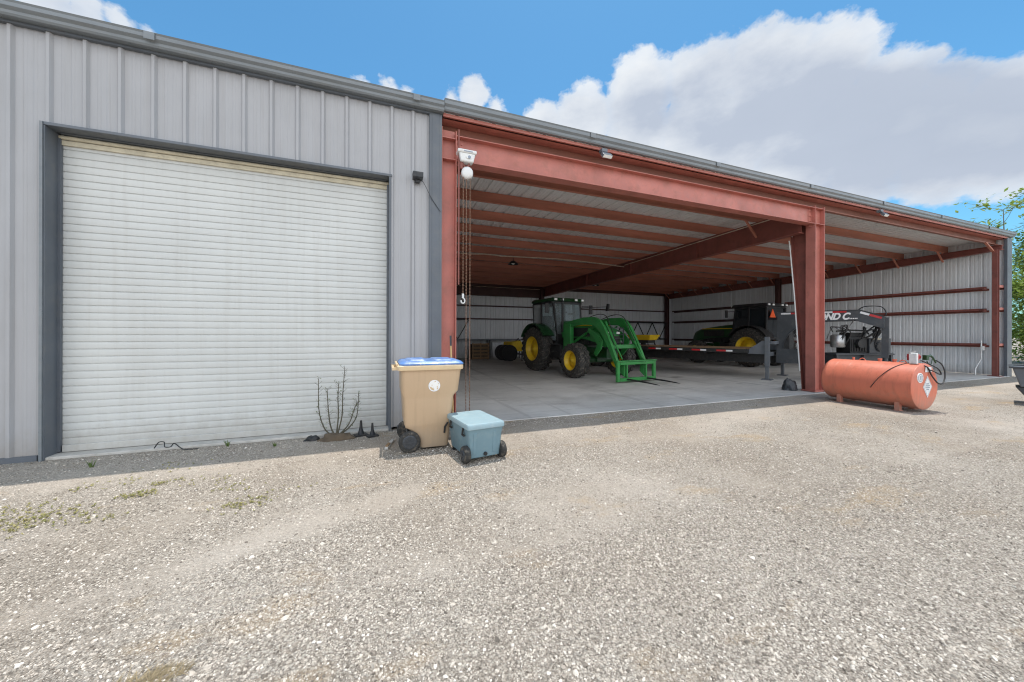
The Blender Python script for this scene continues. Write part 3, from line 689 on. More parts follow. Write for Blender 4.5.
# ---- small lamps
def floodlight(x, lab):
    b = thing('floodlight', lab, 'floodlight', (x, -.06, 4.80), 0, 'floodlights under the eave')
    mb = MB(); mb.box(-.06, .06, -.07, .03, -.065, -.001); mb.build('junction_box', 'mgrey', b, bevel=.008)
    mb = MB(); mb.bar((-.05, -.02, -.05), (-.07, -.08, -.12), .02, .012); mb.bar((.0, -.02, -.05), (.0, -.07, -.11), .02, .02); mb.build('arm', 'dgrey', b)
    mb = MB(); mb.T = Matrix.Translation((0.0, -.12, -.15)) @ Matrix.Rotation(R(50), 4, 'X'); mb.box(-.10, .10, -.05, .05, -.03, .03); mb.build('housing', 'mgrey', b, bevel=.01)
    mb = MB(); mb.T = Matrix.Translation((0.0, -.12, -.15)) @ Matrix.Rotation(R(50), 4, 'X'); mb.box(-.088, .088, -.056, -.0505, -.024, .024); mb.box(-.088, .088, -.04, .04, -.036, -.0305); mb.build('lens', 'lens', b)
floodlight(3.87, 'small floodlight under the gutter midway along the long red beam')
floodlight(12.7, 'small floodlight under the gutter right of the thick middle column')
b = thing('wall_lamp', 'small dark box lamp on grey wall with thin dangling cable', 'wall lamp', (.575, -.03, 3.80), 0)
mb = MB(); mb.prism([(0, -.06), (-.11, -.04), (-.13, .03), (0, .05)], -.075, .075, 'x'); mb.build('housing', 'dgrey', b, bevel=.006)
mb = MB(); mb.box(-.03, .03, -.05, -.0, -.10, -.06); mb.build('lens', 'black', b)
mb = MB(); mb.tube(crv([(.06, -.02, -.04), (.12, -.03, -.14), (.2, -.04, -.30), (.34, -.045, -.50)]), .004, 6); mb.build('cable', 'black', b)
def pendant(x, y, z_, lab, s=1):
    b = thing('pendant_lamp', lab, 'ceiling lamp', (x, y, z_), 0, 'lamps under the barn roof')
    mb = MB(); mb.cyl((0, 0, .02), (0, 0, .16), .012, n=8); mb.build('stem', 'black', b)
    mb = MB(); mb.lathe((0, 0, .04), (0, 0, -.10), [(0, .04), (.2, .10), (.7, .17), (1, .21)], 20, caps=False); mb.lathe((0, 0, .041), (0, 0, .04), [(0, .0001), (1, .04)], 20); mb.build('shade', 'black', b)
    mb = MB(); mb.lathe((0, 0, -.03), (0, 0, -.11), [(0, .08), (.6, .08), (1, .0001)], 14); mb.build('bulb', 'lens', b)
pendant(5.0, 7.42, 4.26, 'black shaded lamp hanging above the green tractor with loader')
pendant(11.2, 11.0, 4.2, 'black shaded lamp hanging above the rear of the flatbed trailer')

# ---- broom behind the bin, plants and bits by the door
b = thing('broom', 'wooden broom handle leaning on red column behind tan bin', 'broom', (1.08, -.12, 0), 0)
mb = MB(); mb.tube([(.03, 0, .10), (.0, .05, 1.30)], .014, 10); mb.build('handle', 'polewood', b)
mb = MB(); mb.tube([(.001, .048, 1.24), (-.002, .052, 1.40)], .0155, 10); mb.build('grip', 'dgrey', b)
mb = MB(); mb.box(-.10, .16, -.03, .03, .07, .11); [mb.bar((-.09+.012*k, -.01, .07), (-.10+.0135*k, -.015, .0), .008, .03) for k in range(20)]; mb.build('brush', 'tan', b)

rnd = random.Random(3)
def leaf(mb, p, s_, rnd):
    a = rnd.uniform(0, 6.28); e = rnd.uniform(-.6, .9)
    d = Vector((math.cos(a)*math.cos(e), math.sin(a)*math.cos(e), math.sin(e))); u = Vector((-math.sin(a), math.cos(a), rnd.uniform(-.4, .4))).normalized()
    p = Vector(p); mb.add([p, p+d*s_*.5+u*s_*.22, p+d*s_, p+d*s_*.5-u*s_*.22], [(0,1,2,3)])
b = thing('dead_sapling', 'spindly nearly leafless sapling with several upright stems before the roller door', 'plant', (-.52, -.20, 0), 0)
mb = MB(); lf = MB()
stems = [[(-.02,0,.03), (-.13,0,.14), (-.20,.0,.40), (-.205,.0,.82)], [(0,0,.03), (-.06,.02,.16), (-.09,.02,.4), (-.105,.02,.68)], [(.01,0,.03), (.035,0,.3), (.03,.0,.55), (.04,0,.75)],
         [(.02,0,.03), (.08,.01,.3), (.09,.0,.6), (.115,.0,.95)], [(.04,0,.03), (.18,.02,.14), (.27,.0,.30), (.29,0,.60)], [(.03,.01,.03), (.16,.0,.17), (.23,0,.36), (.27,0,.48)]]
for st_ in stems:
    pp = crv(st_, 5); n = len(pp); mb.tube(pp, [.008*(1-i/n)+.0035 for i in range(n)], 6)
    for i in range(n//3, n):
        for _ in range(4 if i > n*.5 else 2):
            q = pp[i].lerp(pp[i-1], rnd.random()); l = rnd.uniform(.015, .06); a = rnd.uniform(0, 6.28); e2 = q+Vector((math.cos(a)*l, math.sin(a)*l*.5, l*.8))
            mb.tube([q, e2], .0016, 4)
            if rnd.random() < .8: leaf(lf, e2, rnd.uniform(.018, .036), rnd)
mb.build('stems', 'stem', b); lf.build('leaves', 'sprig', b)
def lump(name, lab, cat, loc, rx, ry, rz_, mat, seed, group=None):
    import bmesh
    bm = bmesh.new(); bmesh.ops.create_icosphere(bm, subdivisions=4, radius=1)
    from mathutils import noise as mn
    for v in bm.verts:
        d = 1 + .35*mn.noise(v.co*1.5+Vector((seed, 0, 0))) + .15*mn.noise(v.co*5+Vector((seed, 3, 0)))
        v.co = Vector((v.co.x*rx*d, v.co.y*ry*d, max(-.2, v.co.z)*rz_*d))
    me = bpy.data.meshes.new(name); bm.to_mesh(me); bm.free(); me.materials.append(M[mat]); o = bpy.data.objects.new(name, me); COL.objects.link(o); o.location = loc
    for p in me.polygons: p.use_smooth = True
    return tag(o, lab, cat, group)
lump('root_ball', 'flat brown clump of dry soil and roots under the sapling', 'soil clump', (-.50, -.27, 0), .20, .09, .10, 'dirtpad', 2)
lump('black_bundle', 'small crumpled black plastic bundle left of the sapling on the gravel', 'debris', (-.80, -.19, 0), .085, .06, .06, 'black', 5)
for (x, y, s_, lab) in ((-.20, -.17, 1, 'taller small black plastic cone between sapling and bin'), (-.05, -.27, .88, 'shorter small black plastic cone nearest the tan bin')):
    b = thing('plastic_cone', lab, 'cone', (x, y, 0), R(20), 'black cones beside the sapling'); 
    mb = MB(); mb.lathe((0,0,0), (0,0,.21*s_), [(0, .075*s_), (.06, .072*s_), (.1, .045*s_), (.5, .022*s_), (1, .014*s_)], 16); mb.build('cone_body', 'black', b)
    mb = MB(); mb.box(-.085*s_, .085*s_, -.07*s_, .07*s_, .0, .02); mb.build('base', 'black', b, bevel=.006)
b = thing('wood_scrap', 'short pale wooden board lying in the shade edge before the bin', 'board', (.16, -.78, .0), R(75))
mb = MB(); mb.box(-.17, .17, -.022, .022, 0, .03); mb.build('board', 'curb', b, bevel=.004)
mb = MB(); mb.box(-.15, -.02, -.017, .017, .0301, .045); mb.build('batten', 'wood', b, bevel=.003)
QX = lambda p: (-2.5+(p[0]+2.62)*.45, p[1], p[2]*.8)
mb = MB(); mb.tube(crv([QX(p_) for p_ in [(-2.62,-.06,.05), (-2.50,-.08,.14), (-2.40,-.07,.13), (-2.36,-.1,.07), (-2.25,-.09,.06), (-2.16,-.10,.11), (-2.02,-.12,.05), (-1.9,-.14,.02), (-1.6,-.15,.015)]]), .006, 6); o = mb.build('black_cable', 'hose')
tag(o, 'short kinked black cable lying at the foot of the roller door', 'cable')
# ------------------------------------------------------------------ tractors
def tyre(mb, cx_, cy_, r, w, s_, lugs, rim):
    # carcass of revolution about X plus chevron lugs
    x0, x1 = cx_-w/2, cx_+w/2
    mb.lathe((x0, cy_, r), (x1, cy_, r), [(.0, rim), (-.02, rim+.06), (-.03, r*.78), (.04, r*.90), (.14, r*.945), (.5, r*.955), (.86, r*.945), (.96, r*.90), (1.03, r*.78), (1.02, rim+.06), (1, rim)], 40, caps=False)
    for k in range(lugs):
        for sd_ in (-1, 1):
            a0 = 2*math.pi*(k+(.5 if sd_ > 0 else 0))/lugs; da = 2*math.pi/lugs*1.15
            def pt(u, a, rad): return (cx_+sd_*u*w/2, cy_+rad*math.sin(a), r+rad*math.cos(a))
            th = 2*math.pi/lugs*.28
            vs = []
            for u, aa, ra in ((.02, a0, r), (.55, a0+da*.45, r*.995), (1.0, a0+da*.8, r*.95), (1.04, a0+da*.88, r*.82)):
                lo = ra-.05*r
                vs += [pt(u, aa-th, lo), pt(u, aa-th*.6, ra), pt(u, aa+th*.6, ra), pt(u, aa+th, lo)]
            fs = []
            for j in range(3):
                o_ = 4*j
                for q in range(3): fs.append((o_+q, o_+q+1, o_+q+5, o_+q+4))
            fs += [(0,1,2,3), (15,14,13,12)]
            mb.add(vs, fs)
def wheel(parent, name, cx_, cy_, r, w, rim, s_, lugs):
    mb = MB(); tyre(mb, cx_, cy_, r, w, s_, lugs, rim); wh = mb.build(name, 'rubber', parent)
    xo = cx_+s_*w*.5
    mb = MB(); mb.lathe((cx_-s_*w*.48, cy_, r), (xo, cy_, r), [(0, rim+.005), (.02, rim-.02), (.55, rim*.82), (.60, rim*.80), (.70, rim*.45), (.78, rim*.40), (.79, rim*.25), (.86, rim*.22), (.861, .0001)], 40, caps=False)
    mb.lathe((cx_+s_*w*.12, cy_, r), (xo+s_*.005, cy_, r), [(0, rim*.80), (.9, rim*.95), (1, rim+.012)], 40, caps=False)
    for k in range(8):
        a = k*math.pi/4; mb.cyl((cx_+s_*w*.18, cy_+rim*.33*math.cos(a), r+rim*.33*math.sin(a)), (cx_+s_*w*.30, cy_+rim*.33*math.cos(a), r+rim*.33*math.sin(a)), .016, n=6)
    rm = mb.build('rim', 'yellow', wh); 
    return wh
def make_tractor(name, label, loc, rz, loader):
    t_ = thing(name, label, 'tractor', loc, rz, None)
    for s_ in (-1, 1):
        wheel(t_, 'rear_wheel', s_*.84, 0, .86, .50, .46, s_, 22)
        wheel(t_, 'front_wheel', s_*(.99 if loader else .86), 2.58, .57, .40, .31, s_, 18)
    mb = MB()
    mb.box(-.25, .25, -.45, .9, .62, 1.15); mb.box(-.22, .22, .901, 2.2, .60, 1.05); mb.cyl((-.75, 0, .86), (.75, 0, .86), .14, n=16)
    mb.box(-.24, .24, 2.201, 3.25, .66, .98); mb.prism([(-.8, 0), (-.6, 0), (0, 0)], 0, 0.001) if False else None
    mb.cyl((-.85, 2.58, .57), (.85, 2.58, .57), .10, n=14); mb.box(-.2, .2, 2.5, 2.75, .50, .655)
    mb.build('chassis', 'dgreen', t_, bevel=.02)
    mb = MB(); mb.box(-.30, .30, 1.2, 2.9, 1.051, 1.34); 
    for y in (1.4, 1.75, 2.1, 2.45): mb.cyl((-.34, y, 1.15), (.34, y, 1.15), .07, n=10)
    mb.box(-.78, -.40, .75, 1.45, .55, 1.02); mb.box(.40, .78, .75, 1.45, .55, 1.02)
    mb.build('engine', 'black', t_, bevel=.015)
    # hood: lofted, rounded top, drooping nose
    mb = MB(); secs = []
    for y, hw, zt, zb_ in ((.95, .38, 1.93, 1.30), (1.6, .38, 1.90, 1.30), (2.3, .37, 1.82, 1.26), (2.9, .35, 1.72, 1.14), (3.18, .33, 1.60, 1.02), (3.30, .29, 1.42, .98)):
        sec = [(hw, y, zb_), (hw*1.02, y, zb_+(zt-zb_)*.6), (hw*.93, y, zt-.10), (hw*.72, y, zt-.025), (0, y, zt), (-hw*.72, y, zt-.025), (-hw*.93, y, zt-.10), (-hw*1.02, y, zb_+(zt-zb_)*.6), (-hw, y, zb_)]
        secs.append(sec)
    n = 9; vs = [p for q in secs for p in q]; fs = []
    for j in range(len(secs)-1):
        for k in range(n): fs.append((j*n+k, j*n+(k+1) % n, (j+1)*n+(k+1) % n, (j+1)*n+k))
    mb.add(vs, fs, True); mb.add(secs[0], [tuple(range(n))]); mb.add(secs[-1], [tuple(reversed(range(n)))])
    hd = mb.build('hood', 'green' if loader else 'dgreen', t_); shade_auto(hd, 40)
    for bb_ in ((-.24, .24, 3.305, 3.32, 1.02, 1.36), (-.392, -.386, 1.5, 2.6, 1.34, 1.64), (.386, .392, 1.5, 2.6, 1.34, 1.64)): mb = MB(); mb.box(*bb_); mb.build('grille', 'black', hd)
    mb = MB()
    for s_ in (-1, 1): mb.box(s_*.397-.003, s_*.397+.003, 1.1, 2.7, 1.70, 1.735)
    mb.build('stripe', 'yellow', hd)
    for s_ in (-1, 1):
        mb = MB(); mb.box(s_*.2-.07, s_*.2+.07, 3.27, 3.30, 1.43, 1.50); mb.build('headlight', 'lens', hd, bevel=.01)
    # cab frame
    mb = MB()
    A = {'rb': (.62, -.55, 1.25), 'rt': (.66, -.60, 2.62), 'fb': (.55, 1.0, 1.15), 'ft': (.62, .78, 2.62), 'mb': (.72, .15, 1.15), 'mt': (.70, .10, 2.62)}
    for s_ in (-1, 1):
        for a_, b_ in (('rb', 'rt'), ('fb', 'ft'), ('mb', 'mt')):
            p, q = A[a_], A[b_]; mb.bar((s_*p[0], p[1], p[2]), (s_*q[0], q[1], q[2]), .07, .07, (0, 1, 0))
    mb.box(-.66, .66, -.60, -.54, 1.2, 1.30); mb.box(-.60, .60, .94, 1.02, 1.12, 1.42); mb.box(-.70, .70, -.60, .80, 2.58, 2.66); mb.box(-.62, .62, -.52, .94, 1.0, 1.14)
    mb.box(-.25, .25, -.30, .10, 1.14, 1.55); mb.box(-.25, .25, -.34, -.22, 1.55, 2.15); mb.bar((0, .80, 1.15), (0, .55, 1.75), .10, .10); mb.cyl((0, .50, 1.74), (0, .53, 1.76), .18, n=20)
    cf = mb.build('cab', 'black', t_, bevel=.012)
    mb = MB(); mb.box(-.60, .60, -.575, -.57, 1.3, 2.58)
    mb.add([(-.58, 1.0, 1.43), (.58, 1.0, 1.43), (.60, .80, 2.58), (-.60, .80, 2.58)], [(0,1,2,3)])
    for s_ in (-1, 1):
        mb.add([(s_*.73, .18, 1.2), (s_*.57, .98, 1.2), (s_*.63, .78, 2.58), (s_*.71, .14, 2.58)], [(0,1,2,3)]); mb.add([(s_*.73, .12, 1.2), (s_*.64, -.52, 1.3), (s_*.67, -.57, 2.58), (s_*.71, .07, 2.58)], [(0,1,2,3)])
    mb.build('windows', 'glass' if loader else 'dglass', cf)
    mb = MB(); mb.taper((-.74, .74, -.68, .95), 2.665, (-.70, .70, -.62, .86), 2.80); rf = mb.build('roof', 'dgreen' if loader else 'black', t_, bevel=.04)
    for s_ in (-1, 1):
        for q in (.32, .62):
            mb = MB(); mb.box(s_*q-.06, s_*q+.06, .925, .962, 2.685, 2.76); mb.build('work_light', 'lens', rf, bevel=.006)
            mb = MB(); mb.box(s_*q-.06, s_*q+.06, -.695, -.655, 2.685, 2.76); mb.build('work_light', 'lens', rf, bevel=.006)
        mb = MB(); mb.bar((s_*.70, .80, 2.5), (s_*1.02, .95, 2.5), .025, .025); mb.box(s_*1.02-.08, s_*1.02+.08, .93, .97, 2.2, 2.55); mb.build('mirror', 'black', t_, bevel=.01)
        # fender
        mb = MB(); pts = [(.98*math.sin(R(a)), .86+.98*math.cos(R(a))) for a in range(-62, 63, 8)]
        poly = pts + [(p[0]*.965, .86+(p[1]-.86)*.965) for p in reversed(pts)]
        x0, x1 = (s_*.58, s_*1.10)
        vs = [(x0, p[0], p[1]) for p in poly] + [(x1, p[0], p[1]) for p in poly]; n = len(poly); m2 = n//2
        fs = [(i, i+1, i+1+n, i+n) for i in range(n-1)] + [(n-1, 0, n, 2*n-1)] + [(i, i+1, n-2-i, n-1-i) for i in range(m2-1)] + [(n+i, n+i+1, 2*n-2-i, 2*n-1-i) for i in range(m2-1)]
        mb.add(vs, fs); mb.build('fender', 'dgreen' if loader else 'black', t_)
        mb = MB()
        for k in range(3): mb.box(s_*.80-.14, s_*.80+.14, .98+.06*k, 1.22+.06*k, .50+.27*k, .53+.27*k)
        mb.bar((s_*.68, 1.12, .5), (s_*.68, 1.25, 1.1), .03, .03); mb.build('steps', 'black', t_)
    mb = MB(); mb.cyl((.46, 1.15, 1.5), (.46, 1.15, 2.62), .045, n=14); mb.cyl((.46, 1.15, 2.62), (.46, 1.10, 2.74), .035, n=10); mb.build('exhaust', 'black', t_)
    mb = MB(); mb.bar((-.35, -.45, .75), (-.42, -1.05, .55), .05, .05); mb.bar((.35, -.45, .75), (.42, -1.05, .55), .05, .05); mb.bar((0, -.45, 1.15), (0, -.95, 1.05), .06, .06); mb.box(-.05, .05, -.9, -.4, .38, .44); mb.build('hitch', 'black', t_)
    mb = MB(); s3 = .20; cx_, cz_ = (-.33, 2.33); mb.prism([(cx_-s3, cz_-.16), (cx_+s3, cz_-.16), (cx_, cz_+.2)], -.66, -.64, 'y'); 
    if not loader: mb.build('warning_triangle', 'smv', t_)
    if loader:
        for s_ in (-1, 1):
            x0, x1 = s_*.56-.045, s_*.56+.045
            mb = MB(); mb.box(s_*.56-.08, s_*.56+.08, 1.45, 1.85, .80, 1.78); mb.bar((s_*.30, 1.65, .85), (s_*.56, 1.65, .85), .2, .18); mb.build('loader_mast', 'green', t_, bevel=.01)
            # bent boom: curved plate from the mast over the knee and down to the carrier
            topc = [(1.45, 1.80), (1.9, 1.90), (2.5, 1.98), (3.05, 1.97), (3.30, 1.88), (3.50, 1.66), (3.82, 1.12), (4.12, .52)]
            botc = [(4.02, .44), (3.73, .94), (3.40, 1.40), (3.19, 1.60), (2.95, 1.71), (2.5, 1.74), (1.9, 1.69), (1.45, 1.60)]
            mb = MB(); mb.prism(topc+botc, x0, x1, 'x'); bo = mb.build('loader_boom', 'green', t_, bevel=.012)
            mb = MB(); mb.prism([(2.75, 1.62), (3.2, 1.45), (3.42, 1.22), (3.35, .95), (3.12, .72), (3.02, .80), (3.18, 1.08), (3.02, 1.32), (2.7, 1.5)], x0+.02, x1-.02, 'x'); mb.build('boom_gusset', 'green', bo, bevel=.008)
            mb = MB(); mb.cyl((s_*.42, 1.6, 1.05), (s_*.42, 2.45, 1.45), .045, n=12); mb.cyl((s_*.42, 2.45, 1.45), (s_*.48, 2.95, 1.68), .025, n=10); mb.build('lift_cylinder', 'green', t_)
            mb = MB(); mb.cyl((s_*.42, 3.38, 1.80), (s_*.42, 3.82, 1.10), .042, n=12); mb.cyl((s_*.42, 3.82, 1.10), (s_*.42, 4.10, .68), .022, n=10); ty = mb.build('tilt_cylinder', 'green', t_)
            mb = MB(); mb.tube(crv([(s_*.36, 2.2, 1.9), (s_*.34, 2.9, 2.06), (s_*.36, 3.35, 1.98), (s_*.37, 3.6, 1.55), (s_*.39, 3.8, 1.2)]), .013, 6); mb.build('hydraulic_hose', 'hose', ty)
        mb = MB(); mb.box(-.515, .515, 3.62, 3.74, .98, 1.10); mb.build('cross_tube', 'green', t_, bevel=.01)
        # carrier with two spears
        mb = MB()
        for x in (-.78, .68): mb.box(x, x+.10, 4.20, 4.28, .04, .62)
        for x in (-.45, .36): mb.prism([(4.02, .30), (4.199, .16), (4.199, .60), (4.08, .62)], x, x+.09, 'x')
        mb.box(-.679, .679, 4.20, 4.29, .53, .61); mb.box(-.679, .679, 4.20, 4.29, .05, .15); mb.box(-.80, .80, 4.18, 4.30, .62, .655)
        for x in (-.42, .36): mb.box(x, x+.05, 4.22, 4.27, .151, .529)
        fr_ = mb.build('fork_carrier', 'green', t_, bevel=.008)
        for x in (-.40, .40):
            mb = MB(); mb.tube([(x, 4.25, .11), (x, 4.9, .10), (x, 5.30, .085), (x, 5.42, .08)], [.026, .024, .014, .003], 10); mb.build('spear', 'black', fr_)
        mb = MB(); mb.box(-.30, .30, 3.20, 3.36, .95, 1.02); mb.tube([(-.3, 3.4, 1.02), (-.3, 3.42, 1.62), (.3, 3.42, 1.62), (.3, 3.4, 1.02)], .02, 8); [mb.tube([(-.3, 3.41, z_), (.3, 3.41, z_)], .010, 6) for z_ in (1.15, 1.28, 1.41, 1.52)]; mb.build('grille_guard', 'dgrey', t_)
        mb = MB(); mb.tube([(-.62, .75, 2.45), (-1.25, 1.6, 2.46)], .012, 6); mb.prism([(1.55, 2.30), (1.62, 2.58), (1.72, 2.55), (1.70, 2.3)], -1.29, -1.23, 'x'); mb.build('mirror_arm', 'black', t_)
        mb = MB(); mb.tube([(-.95, 1.05, 1.15), (-.97, 1.2, 1.95)], .012, 6); mb.build('grab_rail', 'steel', t_)
    return t_
hx, hy_ = .115, -.993
make_tractor('loader_tractor', 'green tractor with yellow rims and front loader carrying two spears', (6.74, 7.22, .014), math.atan2(-hx, hy_), True)
make_tractor('tractor', 'dark green tractor facing the back wall behind the flatbed trailer with orange triangle', (16.3, 5.5, .014), R(3), False)

# ------------------------------------------------------------------ gooseneck trailer
b = thing('flatbed_trailer', 'black gooseneck flatbed trailer with red and white reflector strips', 'trailer', (12.2, 2.88, .014), math.atan2(-.35, -.94))
LEN = 7.4
mb = MB(); mb.box(-1.20, 1.20, -LEN+.02, -.02, .90, .945); 
for k in range(24): mb.box(-1.19, 1.19, -LEN+.05+k*.306, -LEN+.05+k*.306+.29, .9455, .962)
mb.build('deck', 'wood', b)
mb = MB(); mb.box(1.205, 1.27, -LEN, 0, .83, .96); mb.box(-1.27, -1.205, -LEN, 0, .83, .96); mb.box(-1.2045, 1.2045, -.015, .03, .83, .955); mb.box(-1.2045, 1.2045, -LEN-.02, -LEN+.015, .70, .955)
mb.box(.42, .54, -LEN+.05, .5, .50, .899); mb.box(-.54, -.42, -LEN+.05, .5, .50, .899)
for k in range(10): mb.box(-1.2, 1.2, -LEN+.4+k*.72, -LEN+.46+k*.72, .78, .897)
mb.build('frame', 'black', b)
for s_ in (1, -1):
    for k in range(9):
        y = -.35-k*.80
        mb = MB(); mb.box(s_*1.2725-.0015, s_*1.2725+.0015, y-.19, y, .862, .915); mb.build('white_reflector', 'whiterefl', b)
        mb = MB(); mb.box(s_*1.2725-.0015, s_*1.2725+.0015, y-.48, y-.192, .862, .915); mb.build('red_reflector', 'redrefl', b)
for s_ in (-1, 1):
    for y in (-4.9, -5.85):
        for dx in (0,):
            mb = MB(); mb.lathe((s_*.72, y, .385), (s_*1.18, y, .385), [(0, .25), (.05, .36), (.15, .385), (.42, .385), (.47, .33), (.53, .33), (.58, .385), (.88, .385), (.96, .36), (1, .25)], 30); wh = mb.build('wheel', 'rubber', b)
            mb = MB(); mb.lathe((s_*1.10, y, .385), (s_*1.19, y, .385), [(0, .22), (.6, .21), (.8, .1), (1, .09)], 20); mb.build('rim', 'steel', wh)
for s_ in (-1, 1):
    mb = MB(); mb.box(s_*.95-.06, s_*.95+.06, .46, .58, .42, 1.35); mb.box(s_*.95-.045, s_*.95+.045, .475, .565, .03, .419); mb.box(s_*.95-.14, s_*.95+.14, .38, .66, 0, .029); jk = mb.build('jack_leg', 'mgrey', b, bevel=.006)
    mb = MB(); mb.prism([(.0, .80), (.455, .80), (.455, 1.22), (.38, 1.22), (.03, .95)], s_*.95-.012, s_*.95+.012, 'x'); mb.build('jack_gusset', 'mgrey', jk)
mb = MB(); mb.box(-1.02, 1.02, .48, .56, .74, .86); mb.box(.36, .889, .58, .70, 1.12, 1.22); mb.build('jack_cross_beam', 'mgrey', b, bevel=.006)
# neck: two plates with a sweeping inner curve, joined by cross tubes
ang = [R(a) for a in range(0, 91, 10)]
arch = [(1.75 - .95*math.cos(a), .98 + .86*math.sin(a)) for a in ang]       # from riser foot up to underside of the beam
poly = [(.62, .52), (1.75, .52), (1.75, .98)] + [(1.74, .98)] 
side = [(.62, .52), (1.62, .52), (1.62, .90)] + [(y, z_) for y, z_ in arch] + [(2.45, 1.84), (3.02, 1.60), (3.02, 1.92), (2.55, 2.12), (.66, 2.13)]
for s_ in (-1, 1):
    xc = s_*.36
    mb = MB(); n = len(side)
    mb.prism(side, xc-.02, xc+.02, 'x'); pl = mb.build('neck_plate', 'dgrey', b)
    mb = MB(); mb.bar((xc, .64, 2.137), (xc, 2.55, 2.127), .09, .012); mb.bar((xc, 2.555, 2.125), (xc, 3.03, 1.925), .09, .012); 
    for (a1, b1), (a2, b2) in zip(arch+[(2.45, 1.84), (3.02, 1.60)], (arch+[(2.45, 1.84), (3.02, 1.60)])[1:]): mb.bar((xc, a1, b1-.006), (xc, a2, b2-.006), .09, .012)
    mb.build('neck_flange', 'dgrey', b)
    for (y0, y1, nm, mt) in ((.75, 1.0, 'white_reflector', 'whiterefl'), (1.0, 1.42, 'red_reflector', 'redrefl'), (1.80, 1.98, 'white_reflector', 'whiterefl'), (1.98, 2.28, 'red_reflector', 'redrefl')):
        mb = MB(); mb.box(xc+s_*.0215-.001, xc+s_*.0215+.001, y0, y1-.002, 2.06, 2.11); mb.build(nm, mt, b)
    for (y0, z0, y1, z1, nm, mt) in ((2.56, 2.055, 2.74, 1.98, 'white_reflector', 'whiterefl'), (2.75, 1.975, 2.98, 1.88, 'red_reflector', 'redrefl')):
        mb = MB(); mb.bar((xc+s_*.0215, y0, z0), (xc+s_*.0215, y1, z1), .003, .06); mb.build(nm, mt, b)
mb = MB(); 
for y, z_ in ((.75, 2.0), (1.7, 2.0), (2.5, 1.98)): mb = MB(); mb.box(-.338, .338, y-.05, y+.05, z_-.06, z_+.06); mb.build('neck_crossbar', 'dgrey', b)
mb = MB(); mb.box(-.338, .338, .65, .75, .55, .85); mb.build('neck_crossbar', 'dgrey', b)
mb = MB(); mb.box(-.338, .338, 2.93, 3.03, 1.62, 1.9); mb.box(-.07, .07, 2.96, 3.10, .78, 1.90); mb.cyl((0, 3.03, .62), (0, 3.03, .80), .055, n=14); mb.build('coupler', 'dgrey', b)
mb = MB(); mb.box(-.30, .30, .80, .95, .55, 1.85); mb.build('storage_panel', 'black', b)
mb = MB(); mb.tube(crv([(.2, 2.5, 2.13), (.22, 2.65, 2.22), (.2, 2.95, 2.2), (.18, 3.05, 2.05), (.2, 3.04, 1.95)]), .014, 6); mb.build('air_line', 'hose', b)
mb = MB(); mb.tube(crv([(.05, 2.4, 1.85), (.1, 2.2, 1.5), (.0, 1.95, 1.65), (-.05, 1.8, 1.3)]), .012, 6); mb.build('safety_chain', 'steel', b)
tx = bpy.data.curves.new('neck_lettering', 'FONT'); tx.body = 'DIAMOND C'; tx.size = .21; tx.shear = .35; tx.extrude = .0015; tx.offset = .009; tx.align_x = 'LEFT'; tx.space_character = .95
m, t, bb = nt('lettering_white'); bb.inputs['Base Color'].default_value = (.85, .85, .85, 1); tx.materials.append(m)
to = bpy.data.objects.new('neck_text', tx); COL.objects.link(to); bpy.context.view_layer.update()
tm = bpy.data.meshes.new_from_object(to.evaluated_get(bpy.context.evaluated_depsgraph_get())); bpy.data.objects.remove(to); bpy.data.curves.remove(tx)
to = bpy.data.objects.new('neck_lettering', tm); COL.objects.link(to); to.parent = b
# text on the +x plate, reading along +y
to.matrix_local = Matrix(((0, 0, 1, .383), (1, 0, 0, 1.15), (0, 1.25, 0, 1.865), (0, 0, 0, 1)))
mb = MB(); [mb.box(.3805, .383, 2.34+.035*k, 2.365+.035*k, 1.868, 1.90) for k in range(5)]; mb.build('small_print', m, b)
# ---- hopper on the deck
def W(b_, x, y, z_): return (Matrix.Translation(b_.location) @ Matrix.Rotation(b_.rotation_euler.z, 4, 'Z')) @ Vector((x, y, z_))
hp = thing('hopper', 'small yellow hopper spreader standing on the trailer deck', 'hopper', W(b, .25, -4.0, .965), b.rotation_euler.z)
mb = MB(); mb.taper((-.30, .30, -.42, .42), .22, (-.46, .46, -.52, .52), .44); mb.build('hopper_bin', 'yellow', hp, bevel=.015)
mb = MB(); mb.box(-.30, .30, -.36, .36, .10, .218)
for x in (-.25, .25):
    for y in (-.33, .33): mb.bar((x, y, .2), (x*1.2, y*1.1, 0), .04, .04)
mb.cyl((0, 0, .03), (0, 0, .1), .1, n=16); mb.build('frame', 'black', hp)
# ---- power unit under the neck
pu = thing('pump_engine', 'black engine driven pump unit with pale cylinder under the trailer neck', 'engine', (13.2, .70, .014), R(-20)); pu.scale = (1.12, 1.1, 1.17)
mb = MB(); mb.box(-.75, .75, -.3, -.22, 0, .10); mb.box(-.75, .75, .22, .3, 0, .10)
for x in (-.7, 0, .7):
    mb.bar((x, -.26, .1), (x, -.26, .72), .05, .05); mb.bar((x, .26, .1), (x, .26, .72), .05, .05)
mb.box(-.75, .75, -.3, .3, .72, .76); mb.box(-.72, .72, -.22, .22, .12, .715); mb.build('skid_frame', 'dgrey', pu)
mb = MB(); mb.box(-.30, .15, -.2, .2, .761, 1.16); mb.box(-.26, .1, -.16, .16, 1.161, 1.27); mb.cyl((-.1, -.22, 1.0), (-.1, -.32, 1.0), .11, n=18)
for k in range(6): mb.box(-.28+.07*k, -.25+.07*k, -.225, -.201, .80, 1.1)
mb.build('engine_block', 'black', pu, bevel=.01); mb = MB(); mb.box(-.2, -.02, -.235, -.2255, .95, 1.0); mb.build('label_plate', 'green', pu)
